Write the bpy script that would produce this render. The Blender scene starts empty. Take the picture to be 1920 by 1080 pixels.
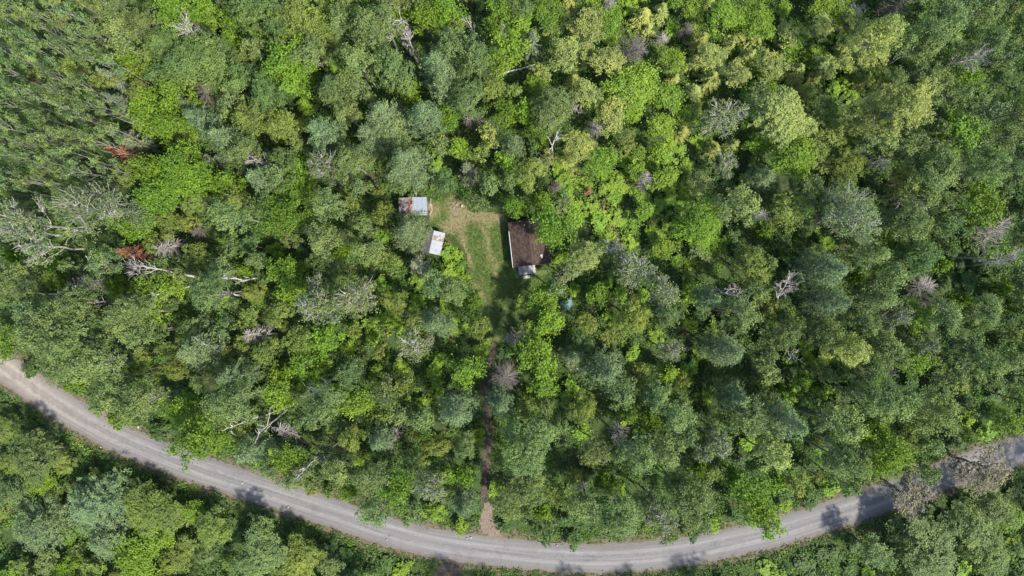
import bpy, math, random
import numpy as np
from mathutils import Vector, Matrix

R_ = math.radians
random.seed(7)
rng = np.random.default_rng(7)
scene = bpy.context.scene
COL = scene.collection

# ------------------------------------------------------------------ camera
CAM_H = 120.0
PXM = 1920 / 180.0                       # photo pixels per metre on the ground
cam_d = bpy.data.cameras.new('camera')
cam_d.sensor_width = 36.0
cam_d.lens = 24.0                        # 180 m across at 120 m
cam_d.clip_end = 3000.0
cam = bpy.data.objects.new('camera', cam_d)
cam.location = (0, 0, CAM_H)
cam.rotation_euler = (0, 0, 0)
COL.objects.link(cam)
scene.camera = cam

# ------------------------------------------------------------------ sky and sun
SUN_EL, SUN_AZ = R_(52), math.atan2(0.80, -0.60)     # azimuth measured from +Y towards +X
world = bpy.data.worlds.new('World')
scene.world = world
world.use_nodes = True
wn = world.node_tree
bg = wn.nodes['Background']
sky = wn.nodes.new('ShaderNodeTexSky')
sky.sky_type = 'NISHITA'
sky.sun_disc = False
sky.sun_elevation = SUN_EL
sky.sun_rotation = SUN_AZ
wn.links.new(sky.outputs[0], bg.inputs[0])
bg.inputs[1].default_value = 0.135
to_sun = Vector((math.sin(SUN_AZ) * math.cos(SUN_EL), math.cos(SUN_AZ) * math.cos(SUN_EL), math.sin(SUN_EL)))
sun_d = bpy.data.lights.new('sun', 'SUN')
sun_d.energy = 3.55
sun_d.angle = R_(2.6)
sun_d.color = (1.0, 0.95, 0.85)
sun = bpy.data.objects.new('sun', sun_d)
sun.rotation_euler = (-to_sun).to_track_quat('-Z', 'Y').to_euler()
sun.location = (70, -55, 90)
COL.objects.link(sun)
scene.view_settings.view_transform = 'Standard'
scene.view_settings.look = 'None'
scene.view_settings.gamma = 1.0
scene.view_settings.use_curve_mapping = False
scene.view_settings.exposure = 1.5
scene.cycles.max_bounces = 6
scene.cycles.diffuse_bounces = 3
scene.cycles.transmission_bounces = 4
scene.cycles.transparent_max_bounces = 4
scene.cycles.use_denoising = True

# ------------------------------------------------------------------ helpers
def px(x, y, z=0.0):
    k = (CAM_H - z) / CAM_H / PXM
    return ((x - 960) * k, (540 - y) * k)

def tag(o, label=None, cat=None, group=None, kind=None):
    if label: o['label'] = label
    if cat: o['category'] = cat
    if group: o['group'] = group
    if kind: o['kind'] = kind
    return o

def link(name, data, parent=None, mat=None):
    o = bpy.data.objects.new(name, data)
    COL.objects.link(o)
    if parent is not None: o.parent = parent
    if mat is not None and data is not None and not data.materials: data.materials.append(mat)
    return o

def empty(name, loc, rz=0.0):
    o = bpy.data.objects.new(name, None)
    o.empty_display_size = 0.5
    COL.objects.link(o)
    o.location = loc
    o.rotation_euler = (0, 0, rz)
    return o

def mesh_np(name, V, F, attrs=None, smooth=False):
    """V (n,3), F (m,k) with one k for all faces; attrs: name -> per-vertex float array"""
    V = np.asarray(V, dtype=np.float32); F = np.asarray(F, dtype=np.int32)
    m = bpy.data.meshes.new(name)
    n, (k, s) = len(V), F.shape
    m.vertices.add(n); m.vertices.foreach_set('co', V.ravel())
    m.loops.add(k * s); m.loops.foreach_set('vertex_index', F.ravel())
    m.polygons.add(k)
    m.polygons.foreach_set('loop_start', np.arange(0, k * s, s, dtype=np.int32))
    m.polygons.foreach_set('loop_total', np.full(k, s, dtype=np.int32))
    if smooth: m.polygons.foreach_set('use_smooth', np.ones(k, dtype=bool))
    m.update(calc_edges=True)
    for a, v in (attrs or {}).items():
        at = m.attributes.new(a, 'FLOAT', 'POINT')
        at.data.foreach_set('value', np.asarray(v, dtype=np.float32))
    return m

class MB:
    """collects boxes and loose polygons for one mesh"""
    def __init__(s): s.v, s.f, s.t = [], [], []
    def box(s, x0, x1, y0, y1, z0, z1, t=0.5):
        b = len(s.v)
        s.v += [(x0,y0,z0),(x1,y0,z0),(x1,y1,z0),(x0,y1,z0),(x0,y0,z1),(x1,y0,z1),(x1,y1,z1),(x0,y1,z1)]
        s.f += [tuple(b+i for i in q) for q in ((0,3,2,1),(4,5,6,7),(0,1,5,4),(1,2,6,5),(2,3,7,6),(3,0,4,7))]
        s.t += [t] * 8
    def poly(s, pts, t=0.5):
        b = len(s.v); s.v += pts; s.f.append(tuple(range(b, b + len(pts)))); s.t += [t] * len(pts)
    def hexa(s, p, t=0.5):
        b = len(s.v); s.v += p
        s.f += [tuple(b+i for i in q) for q in ((0,3,2,1),(4,5,6,7),(0,1,5,4),(1,2,6,5),(2,3,7,6),(3,0,4,7))]
        s.t += [t] * 8
    def build(s, name, mat, parent=None):
        m = bpy.data.meshes.new(name)
        m.from_pydata([tuple(p) for p in s.v], [], s.f); m.update()
        at = m.attributes.new('tint', 'FLOAT', 'POINT'); at.data.foreach_set('value', s.t)
        return link(name, m, parent, mat)

# ------------------------------------------------------------------ materials
class NT:
    def __init__(s, name):
        s.m = bpy.data.materials.new(name); s.m.use_nodes = True
        s.t = s.m.node_tree; s.b = s.t.nodes['Principled BSDF']
        s.out = s.t.nodes['Material Output']
    def n(s, typ, **kw):
        nd = s.t.nodes.new(typ)
        for k, v in kw.items(): setattr(nd, k, v)
        return nd
    def l(s, a, b): s.t.links.new(a, b)
    def coord(s, which='Object'): return s.n('ShaderNodeTexCoord').outputs[which]
    def pos(s): return s.n('ShaderNodeNewGeometry').outputs['Position']
    def attr(s, name): return s.n('ShaderNodeAttribute', attribute_name=name).outputs['Fac']
    def noise(s, vec, scale, detail=4, rough=0.6, out='Fac'):
        nd = s.n('ShaderNodeTexNoise'); nd.inputs['Scale'].default_value = scale
        nd.inputs['Detail'].default_value = detail; nd.inputs['Roughness'].default_value = rough
        if vec is not None: s.l(vec, nd.inputs['Vector'])
        return nd.outputs[out]
    def ramp(s, fac, stops):
        nd = s.n('ShaderNodeValToRGB'); cr = nd.color_ramp
        while len(cr.elements) < len(stops): cr.elements.new(0.5)
        for e, (p, c) in zip(cr.elements, stops):
            e.position = p; e.color = (*c, 1) if len(c) == 3 else c
        s.l(fac, nd.inputs[0]); return nd.outputs[0]
    def rng(s, fac, a, b, c=0.0, d=1.0):
        nd = s.n('ShaderNodeMapRange'); nd.interpolation_type = 'SMOOTHSTEP'
        for i, v in zip(('From Min', 'From Max', 'To Min', 'To Max'), (a, b, c, d)): nd.inputs[i].default_value = v
        s.l(fac, nd.inputs['Value']); return nd.outputs[0]
    def mix(s, fac, a, b, mode='MIX'):
        nd = s.n('ShaderNodeMix', data_type='RGBA', blend_type=mode)
        for i, v in ((0, fac), (6, a), (7, b)):
            if hasattr(v, 'is_output'): s.l(v, nd.inputs[i])
            else: nd.inputs[i].default_value = v if i == 0 else (*v, 1)
        return nd.outputs[2]
    def math(s, op, a, b=0.0):
        nd = s.n('ShaderNodeMath', operation=op)
        for i, v in ((0, a), (1, b)):
            if hasattr(v, 'is_output'): s.l(v, nd.inputs[i])
            else: nd.inputs[i].default_value = v
        return nd.outputs[0]
    def scale(s, vec, sx, sy, sz):
        nd = s.n('ShaderNodeMapping'); nd.inputs['Scale'].default_value = (sx, sy, sz)
        s.l(vec, nd.inputs['Vector']); return nd.outputs[0]
    def bump(s, h, strength=0.4, dist=0.05):
        nd = s.n('ShaderNodeBump'); nd.inputs['Strength'].default_value = strength
        nd.inputs['Distance'].default_value = dist
        s.l(h, nd.inputs['Height']); s.l(nd.outputs[0], s.b.inputs['Normal'])
    def done(s, col=None, rough=0.8, spec=0.25, metal=0.0):
        if col is not None:
            if hasattr(col, 'is_output'): s.l(col, s.b.inputs['Base Color'])
            else: s.b.inputs['Base Color'].default_value = (*col, 1)
        if hasattr(rough, 'is_output'): s.l(rough, s.b.inputs['Roughness'])
        else: s.b.inputs['Roughness'].default_value = rough
        s.b.inputs['Specular IOR Level'].default_value = spec
        s.b.inputs['Metallic'].default_value = metal
        return s.m

def leaf_material(name, rough=0.55, transl=0.32, fixed=None):
    """leaf colour comes from the object's own colour, varied per clump and leaf by the tint attribute"""
    k = NT(name)
    if fixed is None:
        oi = k.n('ShaderNodeObjectInfo'); base = oi.outputs['Color']
    else:
        base = k.ramp(k.attr('hue'), fixed)
    t = k.attr('tint')
    warm = k.mix(1.0, base, (1.18, 1.06, 0.72), 'MULTIPLY')
    cool = k.mix(1.0, base, (0.72, 0.80, 0.86), 'MULTIPLY')
    c = k.mix(t, cool, warm)
    v = k.math('MULTIPLY_ADD', t, 0.55); k.t.nodes[-1].inputs[2].default_value = 0.98
    vv = k.n('ShaderNodeCombineColor')
    for i in range(3): k.l(v, vv.inputs[i])
    c = k.mix(1.0, c, vv.outputs[0], 'MULTIPLY')
    k.done(c, rough, 0.22)
    tr = k.n('ShaderNodeBsdfTranslucent')
    k.l(k.mix(1.0, c, (1.15, 1.25, 0.6), 'MULTIPLY'), tr.inputs['Color'])
    ms = k.n('ShaderNodeMixShader'); ms.inputs[0].default_value = transl
    k.l(k.b.outputs[0], ms.inputs[1]); k.l(tr.outputs[0], ms.inputs[2])
    k.l(ms.outputs[0], k.out.inputs['Surface'])
    return k.m

M = {}
M['leaf'] = leaf_material('leaf')
M['needle'] = leaf_material('needle', 0.65, 0.12)
M['undergrowth'] = leaf_material('undergrowth_leaf', 0.6, 0.3, [
    (0.0, (0.045, 0.072, 0.022)), (0.3, (0.058, 0.105, 0.028)), (0.55, (0.075, 0.15, 0.022)),
    (0.78, (0.125, 0.165, 0.032)), (0.93, (0.16, 0.15, 0.06)), (1.0, (0.17, 0.14, 0.08))])
M['grass'] = leaf_material('grass_blade', 0.6, 0.25, [
    (0.0, (0.052, 0.088, 0.022)), (0.5, (0.085, 0.120, 0.034)), (0.75, (0.130, 0.124, 0.052)), (1.0, (0.15, 0.122, 0.066))])

def bark(name, c0, c1):
    k = NT(name); p = k.scale(k.coord(), 3, 3, 0.9)
    n = k.noise(p, 2.5, 5, 0.65)
    k.bump(n, 0.5, 0.03)
    return k.done(k.ramp(n, [(0.32, c0), (0.62, c1)]), 0.85, 0.2)
M['bark_pale'] = bark('pale_bark', (0.09, 0.083, 0.073), (0.24, 0.228, 0.205))
M['bark_brown'] = bark('brown_bark', (0.06, 0.048, 0.038), (0.17, 0.14, 0.115))
M['dead_wood'] = bark('dead_wood', (0.18, 0.165, 0.148), (0.36, 0.335, 0.305))
M['dead_twig'] = bark('dead_twig', (0.17, 0.15, 0.13), (0.31, 0.28, 0.25))
M['dead_brown'] = bark('dead_brown_wood', (0.08, 0.064, 0.055), (0.18, 0.155, 0.137))
M['birch'] = bark('birch_bark', (0.20, 0.185, 0.165), (0.42, 0.40, 0.37))

def ground_mat():
    k = NT('forest_floor'); p = k.pos()
    a = k.noise(p, 0.09, 4, 0.6); b = k.noise(p, 1.3, 6, 0.7); c = k.noise(p, 9.0, 3, 0.6)
    soil = k.ramp(b, [(0.3, (0.030, 0.024, 0.016)), (0.55, (0.066, 0.050, 0.034)), (0.75, (0.11, 0.085, 0.06))])
    moss = k.ramp(c, [(0.3, (0.022, 0.036, 0.012)), (0.7, (0.055, 0.085, 0.026))])
    col = k.mix(k.rng(k.math('ADD', a, k.math('MULTIPLY', b, 0.4)), 0.72, 1.0), moss, soil)
    k.bump(c, 0.8, 0.1)
    return k.done(col, 0.95, 0.1)
M['ground'] = ground_mat()

def clearing_mat():
    k = NT('clearing_turf'); p = k.pos()
    dry = k.attr('dry'); bare = k.attr('bare')
    f = k.noise(p, 5.0, 5, 0.7); g = k.noise(p, 0.8, 5, 0.65); h = k.noise(p, 22.0, 2, 0.6)
    green = k.ramp(f, [(0.3, (0.044, 0.074, 0.020)), (0.55, (0.080, 0.115, 0.033)), (0.8, (0.125, 0.145, 0.052))])
    straw = k.ramp(f, [(0.28, (0.075, 0.085, 0.032)), (0.5, (0.145, 0.125, 0.066)), (0.75, (0.215, 0.172, 0.105))])
    soil = k.ramp(h, [(0.3, (0.115, 0.092, 0.072)), (0.7, (0.22, 0.178, 0.145))])
    jit = k.math('ADD', k.math('MULTIPLY', g, 1.3), k.math('MULTIPLY', f, 0.9))
    d = k.rng(k.math('ADD', dry, k.math('SUBTRACT', jit, 1.1)), 0.12, 0.92)
    c = k.mix(d, green, straw)
    c = k.mix(k.rng(k.math('ADD', bare, k.math('SUBTRACT', jit, 1.1)), 0.42, 0.75), c, soil)
    k.bump(k.math('ADD', f, h), 0.6, 0.06)
    return k.done(c, 0.95, 0.1)
M['clearing'] = clearing_mat()

def road_mat():
    k = NT('gravel_road'); p = k.pos()
    uv = k.n('ShaderNodeUVMap').outputs[0]           # x metres across, y metres along
    st = k.noise(k.scale(uv, 2.4, 0.045, 1), 1.0, 5, 0.62)
    st2 = k.noise(k.scale(uv, 7.0, 0.09, 1), 1.0, 4, 0.6)
    big = k.noise(p, 0.07, 3, 0.5); fine = k.noise(p, 14.0, 4, 0.75); mid = k.noise(p, 1.1, 5, 0.65)
    sep = k.n('ShaderNodeSeparateXYZ'); k.l(uv, sep.inputs[0])
    along = k.rng(sep.outputs[1], 20.0, 66.0)
    a = k.ramp(st, [(0.3, (0.094, 0.088, 0.090)), (0.5, (0.143, 0.132, 0.132)), (0.68, (0.197, 0.181, 0.176))])
    a = k.mix(0.35, a, k.ramp(st2, [(0.3, (0.091, 0.087, 0.091)), (0.7, (0.219, 0.202, 0.199))]))
    sand = k.ramp(mid, [(0.3, (0.182, 0.146, 0.120)), (0.7, (0.267, 0.214, 0.176))])
    warm = k.mix(k.rng(mid, 0.35, 0.8, 0.0, 0.28), a, (0.201, 0.164, 0.140))
    c = k.mix(k.math('MULTIPLY', along, 0.92), sand, warm)
    edge = k.math('ABSOLUTE', sep.outputs[0])
    tr_ = k.rng(k.math('ABSOLUTE', k.math('SUBTRACT', k.math('ADD', edge, k.math('MULTIPLY', mid, 0.5)), 1.15)), 0.18, 0.5, 0.62, 0.0)
    c = k.mix(tr_, c, k.mix(1.0, c, (1.38, 1.36, 1.33), 'MULTIPLY'))
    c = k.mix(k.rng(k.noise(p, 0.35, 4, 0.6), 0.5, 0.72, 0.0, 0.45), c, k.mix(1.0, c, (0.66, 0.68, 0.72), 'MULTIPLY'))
    c = k.mix(1.0, c, (0.90, 0.945, 0.965), 'MULTIPLY')
    e = k.rng(k.math('ADD', edge, k.math('MULTIPLY', mid, 1.6)), 2.35, 3.3)
    c = k.mix(k.math('MULTIPLY', e, 0.7), c, (0.122, 0.102, 0.085))
    c = k.mix(1.0, c, k.ramp(fine, [(0.25, (0.450, 0.459, 0.482)), (0.55, (1, 1, 1)), (0.8, (1.22, 1.2, 1.16))]), 'MULTIPLY')
    k.bump(k.math('ADD', fine, mid), 0.5, 0.05)
    return k.done(c, 0.95, 0.12)
M['road'] = road_mat()

def soil_mat(name, c0, c1, c2):
    k = NT(name); p = k.pos()
    a = k.noise(p, 2.2, 6, 0.7); b = k.noise(p, 13.0, 3, 0.7)
    k.bump(b, 0.6, 0.05)
    c = k.ramp(a, [(0.3, c0), (0.5, c1), (0.72, c2)])
    return k.done(k.mix(1.0, c, k.ramp(b, [(0.25, (0.75,) * 3), (0.75, (1.2,) * 3)]), 'MULTIPLY'), 0.95, 0.1)
M['shoulder'] = soil_mat('road_shoulder_soil', (0.046, 0.046, 0.022), (0.093, 0.077, 0.053), (0.155, 0.127, 0.096))
M['track'] = soil_mat('driveway_soil', (0.030, 0.024, 0.018), (0.061, 0.048, 0.038), (0.096, 0.077, 0.061))
M['entrance'] = soil_mat('entrance_soil', (0.079, 0.063, 0.046), (0.140, 0.109, 0.084), (0.186, 0.144, 0.112))
M['stone'] = soil_mat('pale_stone', (0.169, 0.158, 0.146), (0.254, 0.236, 0.219), (0.338, 0.320, 0.304))

def shingle_mat():
    k = NT('brown_shingle'); p = k.coord()
    t = k.attr('tint'); n = k.noise(p, 0.75, 4, 0.6); f = k.noise(p, 16, 3, 0.7)
    c = k.ramp(t, [(0.0, (0.0264, 0.0178, 0.0145)), (0.5, (0.0515, 0.0343, 0.0277)), (1.0, (0.0891, 0.0607, 0.0462))])
    c = k.mix(k.rng(n, 0.5, 0.75, 0, 0.55), c, (0.0343, 0.0284, 0.0284))
    c = k.mix(1.0, c, k.ramp(f, [(0.3, (0.8,) * 3), (0.7, (1.25,) * 3)]), 'MULTIPLY')
    return k.done(c, 0.95, 0.1)
M['shingle'] = shingle_mat()

def wood_mat(name, c0, c1, sc=(1, 1, 1)):
    k = NT(name); p = k.scale(k.coord(), *sc)
    n = k.noise(p, 4, 5, 0.65); t = k.attr('tint')
    c = k.ramp(n, [(0.3, c0), (0.7, c1)])
    c = k.mix(1.0, c, k.ramp(t, [(0, (0.7,) * 3), (1, (1.25,) * 3)]), 'MULTIPLY')
    return k.done(c, 0.85, 0.2)
M['wall_wood'] = wood_mat('brown_wall_boards', (0.05, 0.035, 0.025), (0.12, 0.085, 0.06), (1, 1, 8))
M['grey_wood'] = wood_mat('weathered_grey_wood', (0.14, 0.135, 0.135), (0.46, 0.45, 0.45), (5, 1.2, 1))
M['shed_wood'] = wood_mat('old_grey_shed_boards', (0.14, 0.115, 0.09), (0.34, 0.29, 0.24), (6, 6, 0.6))
M['white_paint'] = wood_mat('white_paint', (0.30, 0.297, 0.293), (0.40, 0.396, 0.39))
M['dark_glass'] = NT('window_glass').done((0.02, 0.025, 0.03), 0.08, 0.6)
M['felt'] = soil_mat('dark_felt', (0.06, 0.055, 0.055), (0.11, 0.10, 0.10), (0.17, 0.155, 0.155))

def metal_mat(name, base, rust_amt, red=(0.30, 0.075, 0.045), sc=1.6):
    k = NT(name); p = k.coord()
    n = k.noise(p, sc, 5, 0.62); f = k.noise(p, 9, 4, 0.7)
    oi = k.n('ShaderNodeObjectInfo')
    c = k.mix(1.0, base, k.ramp(f, [(0.3, (0.86,) * 3), (0.7, (1.1,) * 3)]), 'MULTIPLY')
    a = k.math('ADD', n, k.math('MULTIPLY', k.math('SUBTRACT', oi.outputs['Random'], 0.5), 0.12))
    r = k.rng(a, 0.62 - rust_amt, 0.70 - rust_amt)
    rc = k.ramp(f, [(0.3, tuple(x * 0.55 for x in red)), (0.55, red), (0.75, (0.36, 0.16, 0.11))])
    c = k.mix(r, c, rc)
    return k.done(c, k.rng(r, 0, 1, 0.42, 0.85), 0.4, 0.0)
M['metal_blue'] = metal_mat('pale_galvanised_metal', (0.14, 0.167, 0.202), 0.0)
M['metal_red'] = metal_mat('red_rusted_metal', (0.16, 0.145, 0.135), 0.16, (0.135, 0.040, 0.027))
M['metal_dark'] = metal_mat('brown_rusted_metal', (0.12, 0.108, 0.098), 0.19, (0.05, 0.031, 0.026), 2.2)
M['metal_white'] = metal_mat('whitish_weathered_metal', (0.155, 0.168, 0.19), 0.05, (0.13, 0.125, 0.125), 1.9)
M['metal_pink'] = metal_mat('faded_pinkish_metal', (0.17, 0.16, 0.158), 0.17, (0.155, 0.112, 0.098), 1.6)
M['metal_grey'] = metal_mat('shade_toned_grey_metal', (0.09, 0.083, 0.092), 0.03, (0.09, 0.06, 0.05))  # left shed slope's shade is put into this darker purple-grey
M['tarp'] = soil_mat('teal_tarp', (0.10, 0.165, 0.16), (0.13, 0.205, 0.20), (0.17, 0.245, 0.235))

# ------------------------------------------------------------------ plan of the place (photo-traced, metres)
ROAD_PX = [(-260, 470), (-120, 590), (-30, 660), (40, 710), (95, 748), (160, 788), (240, 829), (340, 868), (440, 902), (560, 941), (640, 967),
           (740, 1000), (840, 1022), (960, 1037), (1073, 1046), (1173, 1045), (1280, 1034), (1400, 1010), (1487, 988),
           (1630, 942), (1747, 900), (1853, 863), (1930, 840), (2050, 805), (2300, 740)]
def smooth_line(P, step):
    P = np.array([px(*p) for p in P]); out = []
    for i in range(len(P) - 1):
        p0, p1, p2, p3 = P[max(i-1, 0)], P[i], P[i+1], P[min(i+2, len(P)-1)]
        n = max(2, int(np.linalg.norm(p2 - p1) / step))
        for t in np.arange(n) / n:
            out.append(0.5 * (2*p1 + (p2-p0)*t + (2*p0-5*p1+4*p2-p3)*t*t + (3*p1-p0-3*p2+p3)*t**3))
    out.append(P[-1]); return np.array(out)
ROAD = smooth_line(ROAD_PX, 0.8)
DRIVE_PX = [(950, 575), (938, 615), (924, 655), (912, 710), (910, 745), (917, 790), (914, 850), (910, 900), (910, 945), (917, 980), (926, 1008)]
DRIVE = smooth_line(DRIVE_PX, 0.5)
SPUR = smooth_line([(862, 1040), (845, 1066), (825, 1095), (800, 1140)], 0.5)
CLEAR = np.array([px(*p) for p in [(846, 362), (862, 372), (884, 392), (912, 394), (940, 398), (953, 408), (964, 440), (972, 505), (1010, 500), (1034, 508),
         (1022, 530), (1000, 545), (1001, 575), (985, 600), (955, 612), (940, 640), (922, 640), (912, 600), (898, 570), (884, 545), (876, 512),
         (874, 480), (862, 458), (838, 440), (820, 428), (802, 420), (800, 380), (812, 372), (834, 374)]])

def dist_line(P, L):
    """distance from points (n,2) to polyline (k,2)"""
    P = np.asarray(P, float); best = np.full(len(P), 1e9)
    a, b = L[:-1], L[1:]
    for i in range(len(a)):
        d = b[i] - a[i]; t = np.clip(((P - a[i]) @ d) / (d @ d + 1e-9), 0, 1)
        best = np.minimum(best, np.hypot(*(P - a[i] - t[:, None] * d).T))
    return best
def in_poly(P, Q):
    P = np.asarray(P, float); x, y = P[:, 0], P[:, 1]; c = np.zeros(len(P), bool); j = len(Q) - 1
    for i in range(len(Q)):
        xi, yi = Q[i]; xj, yj = Q[j]
        c ^= ((yi > y) != (yj > y)) & (x < (xj - xi) * (y - yi) / (yj - yi + 1e-12) + xi); j = i
    return c
def sd_poly(P, Q):
    d = dist_line(P, np.vstack([Q, Q[:1]])); return np.where(in_poly(P, Q), -d, d)
def wob(P, s, seed=0):
    """cheap smooth noise, about -1..1"""
    x, y = P[:, 0] * s, P[:, 1] * s
    return (np.sin(x * 1.7 + seed) * np.cos(y * 1.3 + seed * 2.1) + np.sin(x * 3.1 + y * 2.3 + seed * 1.7) * 0.6 + np.sin(y * 5.3 - x * 4.1 + seed) * 0.35) / 1.6

CABIN_C, CABIN_R = np.array([3.02, 7.75]), R_(6.4)
SHED1_C = np.array([-17.05, 14.03])
SHED2_C, SHED2_R = np.array([-13.8, 7.95]), R_(-12.5)
def local(P, c, r):
    d = np.asarray(P, float) - c; cs, sn = math.cos(-r), math.sin(-r)
    return np.stack([d[:, 0]*cs - d[:, 1]*sn, d[:, 0]*sn + d[:, 1]*cs], 1)
def on_building(P, pad=0.0):
    q = local(P, CABIN_C, CABIN_R); m = (abs(q[:, 0]) < 3.1 + pad) & (q[:, 1] > -5.6 - pad) & (q[:, 1] < 3.7 + pad)
    q = local(P, SHED1_C, 0); m |= (abs(q[:, 0]) < 2.4 + pad) & (abs(q[:, 1]) < 1.5 + pad)
    q = local(P, SHED2_C, SHED2_R); m |= (abs(q[:, 0]) < 1.8 + pad) & (abs(q[:, 1]) < 1.9 + pad)
    return m

# ------------------------------------------------------------------ ground, road, clearing, driveway
g = mesh_np('ground', [(-900, -900, 0), (900, -900, 0), (900, 900, 0), (-900, 900, 0)], [(0, 1, 2, 3)])
tag(link('ground', g, None, M['ground']), kind='structure')

def ribbon(name, L, half, z, mat, crown=0.0, nx=10, wobble=0.0, seed=0):
    T = np.gradient(L, axis=0); T /= np.linalg.norm(T, axis=1)[:, None]
    N = np.stack([-T[:, 1], T[:, 0]], 1)
    s = np.concatenate([[0], np.cumsum(np.hypot(*np.diff(L, axis=0).T))])
    u = np.linspace(-1, 1, nx + 1); V, UV = [], []
    wl = half + wobble * wob(np.stack([s, s * 0], 1), 0.5, seed) + 0.5 * wobble * wob(np.stack([s, s * 0], 1), 2.1, seed + 3)
    wr = half + wobble * wob(np.stack([s, s * 0], 1), 0.5, seed + 9) + 0.5 * wobble * wob(np.stack([s, s * 0], 1), 2.1, seed + 5)
    for uu in u:
        w = np.where(uu > 0, wl, wr) * uu
        p = L + N * w[:, None]
        V.append(np.column_stack([p, np.full(len(L), z + crown * (1 - uu * uu))]))
        UV.append(np.column_stack([w, s]))
    V = np.stack(V, 1); UV = np.stack(UV, 1); n, k = V.shape[:2]
    i = np.arange(n - 1)[:, None] * k + np.arange(k - 1)
    F = np.stack([i, i + k, i + k + 1, i + 1], -1).reshape(-1, 4)[:, ::-1]
    m = mesh_np(name, V.reshape(-1, 3), F, smooth=True)
    uvl = m.uv_layers.new(name='UVMap')
    uvl.data.foreach_set('uv', UV.reshape(-1, 2)[F.ravel()].astype(np.float32).ravel())
    return tag(link(name, m, None, mat), kind='structure')
ribbon('road_shoulder', ROAD, 3.7, 0.008, M['shoulder'], 0.0, 6, 0.7, 2)
ribbon('road', ROAD, 2.6, 0.02, M['road'], 0.09, 12, 0.32, 5)
ribbon('side_track', SPUR, 2.0, 0.016, M['track'], 0.0, 4, 0.25, 1)
ribbon('driveway', DRIVE[:-8], 0.7, 0.014, M['track'], 0.0, 6, 0.25, 4)

def sheet(name, Q, step, z, mat, wobble=0.4, attrs=None):
    x0, y0 = Q.min(0) - 1; x1, y1 = Q.max(0) + 1
    X, Y = np.meshgrid(np.arange(x0, x1, step), np.arange(y0, y1, step)); k = X.shape[1]
    P = np.stack([X.ravel(), Y.ravel()], 1)
    d = sd_poly(P, Q) + wobble * wob(P, 0.9, 3)
    n = len(P); i = (np.arange(X.shape[0] - 1)[:, None] * k + np.arange(k - 1)).ravel()
    F = np.stack([i, i + 1, i + k + 1, i + k], -1)
    F = F[(d[F] < 0).all(1)]
    used = np.unique(F); mp = np.zeros(n, int); mp[used] = np.arange(len(used)); P = P[used]
    zz = z + 0.03 * (wob(P, 0.5, 1) + 1)
    m = mesh_np(name, np.column_stack([P, zz]), mp[F], attrs(P) if attrs else None, True)
    return tag(link(name, m, None, mat), kind='structure'), P
RUT_L = np.array([px(*p) for p in [(848, 372), (858, 400), (866, 440), (874, 480), (884, 520), (905, 550), (922, 590), (930, 640)]])
RUT_R = np.array([px(*p) for p in [(880, 395), (904, 410), (912, 440), (914, 465), (922, 490), (930, 510)]])
TOPDRY = np.array([px(*p) for p in [(840, 380), (858, 372), (900, 395), (942, 400), (944, 412), (914, 422), (880, 412), (862, 436), (830, 432), (826, 424), (842, 412)]])
SHEDDRY = np.array([px(*p) for p in [(801, 385), (822, 384), (822, 400), (800, 418)]])
def dry_fields(P):
    dry = np.zeros(len(P))
    for L, w in ((RUT_L, 0.6), (RUT_R, 0.55)):
        dry = np.maximum(dry, np.clip(1.0 - dist_line(P + 0.35 * np.stack([wob(P, 0.7, 1), wob(P, 0.8, 5)], 1), L) / (w * 2.2), 0, 1) * np.clip(0.8 + 0.45 * wob(P, 0.45, 7), 0.3, 1.1))
    for Q in (TOPDRY, SHEDDRY):
        dry = np.maximum(dry, np.clip(0.62 - sd_poly(P, Q) / 2.2, 0, 0.95))
    # the south end of the clearing stays green
    return dry * np.clip((P[:, 1] + 6.5) / 5.0, 0.35, 1.0)
def clear_attrs(P):
    dry = dry_fields(P)
    bare = np.maximum(np.clip(0.62 - dist_line(P, RUT_L[:2]) / 2.4, 0, 1), np.clip(0.5 - dist_line(P, RUT_R[-3:]) / 1.2, 0, 1))
    bare = np.maximum(bare, np.clip(0.45 - dist_line(P, RUT_L[3:6]) / 1.3, 0, 1))
    return {'dry': dry, 'bare': bare}
_, CP = sheet('clearing_ground', CLEAR, 0.3, 0.012, M['clearing'], 0.35, clear_attrs)
ENT = np.array([px(*p) for p in [(906, 940), (924, 938), (930, 975), (942, 985), (948, 1012), (900, 1003), (896, 975), (902, 960)]])
sheet('driveway_entrance', ENT, 0.3, 0.03, M['entrance'], 0.25)

# ------------------------------------------------------------------ foliage builders
def norm(v): return v / (np.linalg.norm(v, axis=-1, keepdims=True) + 1e-9)

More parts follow.
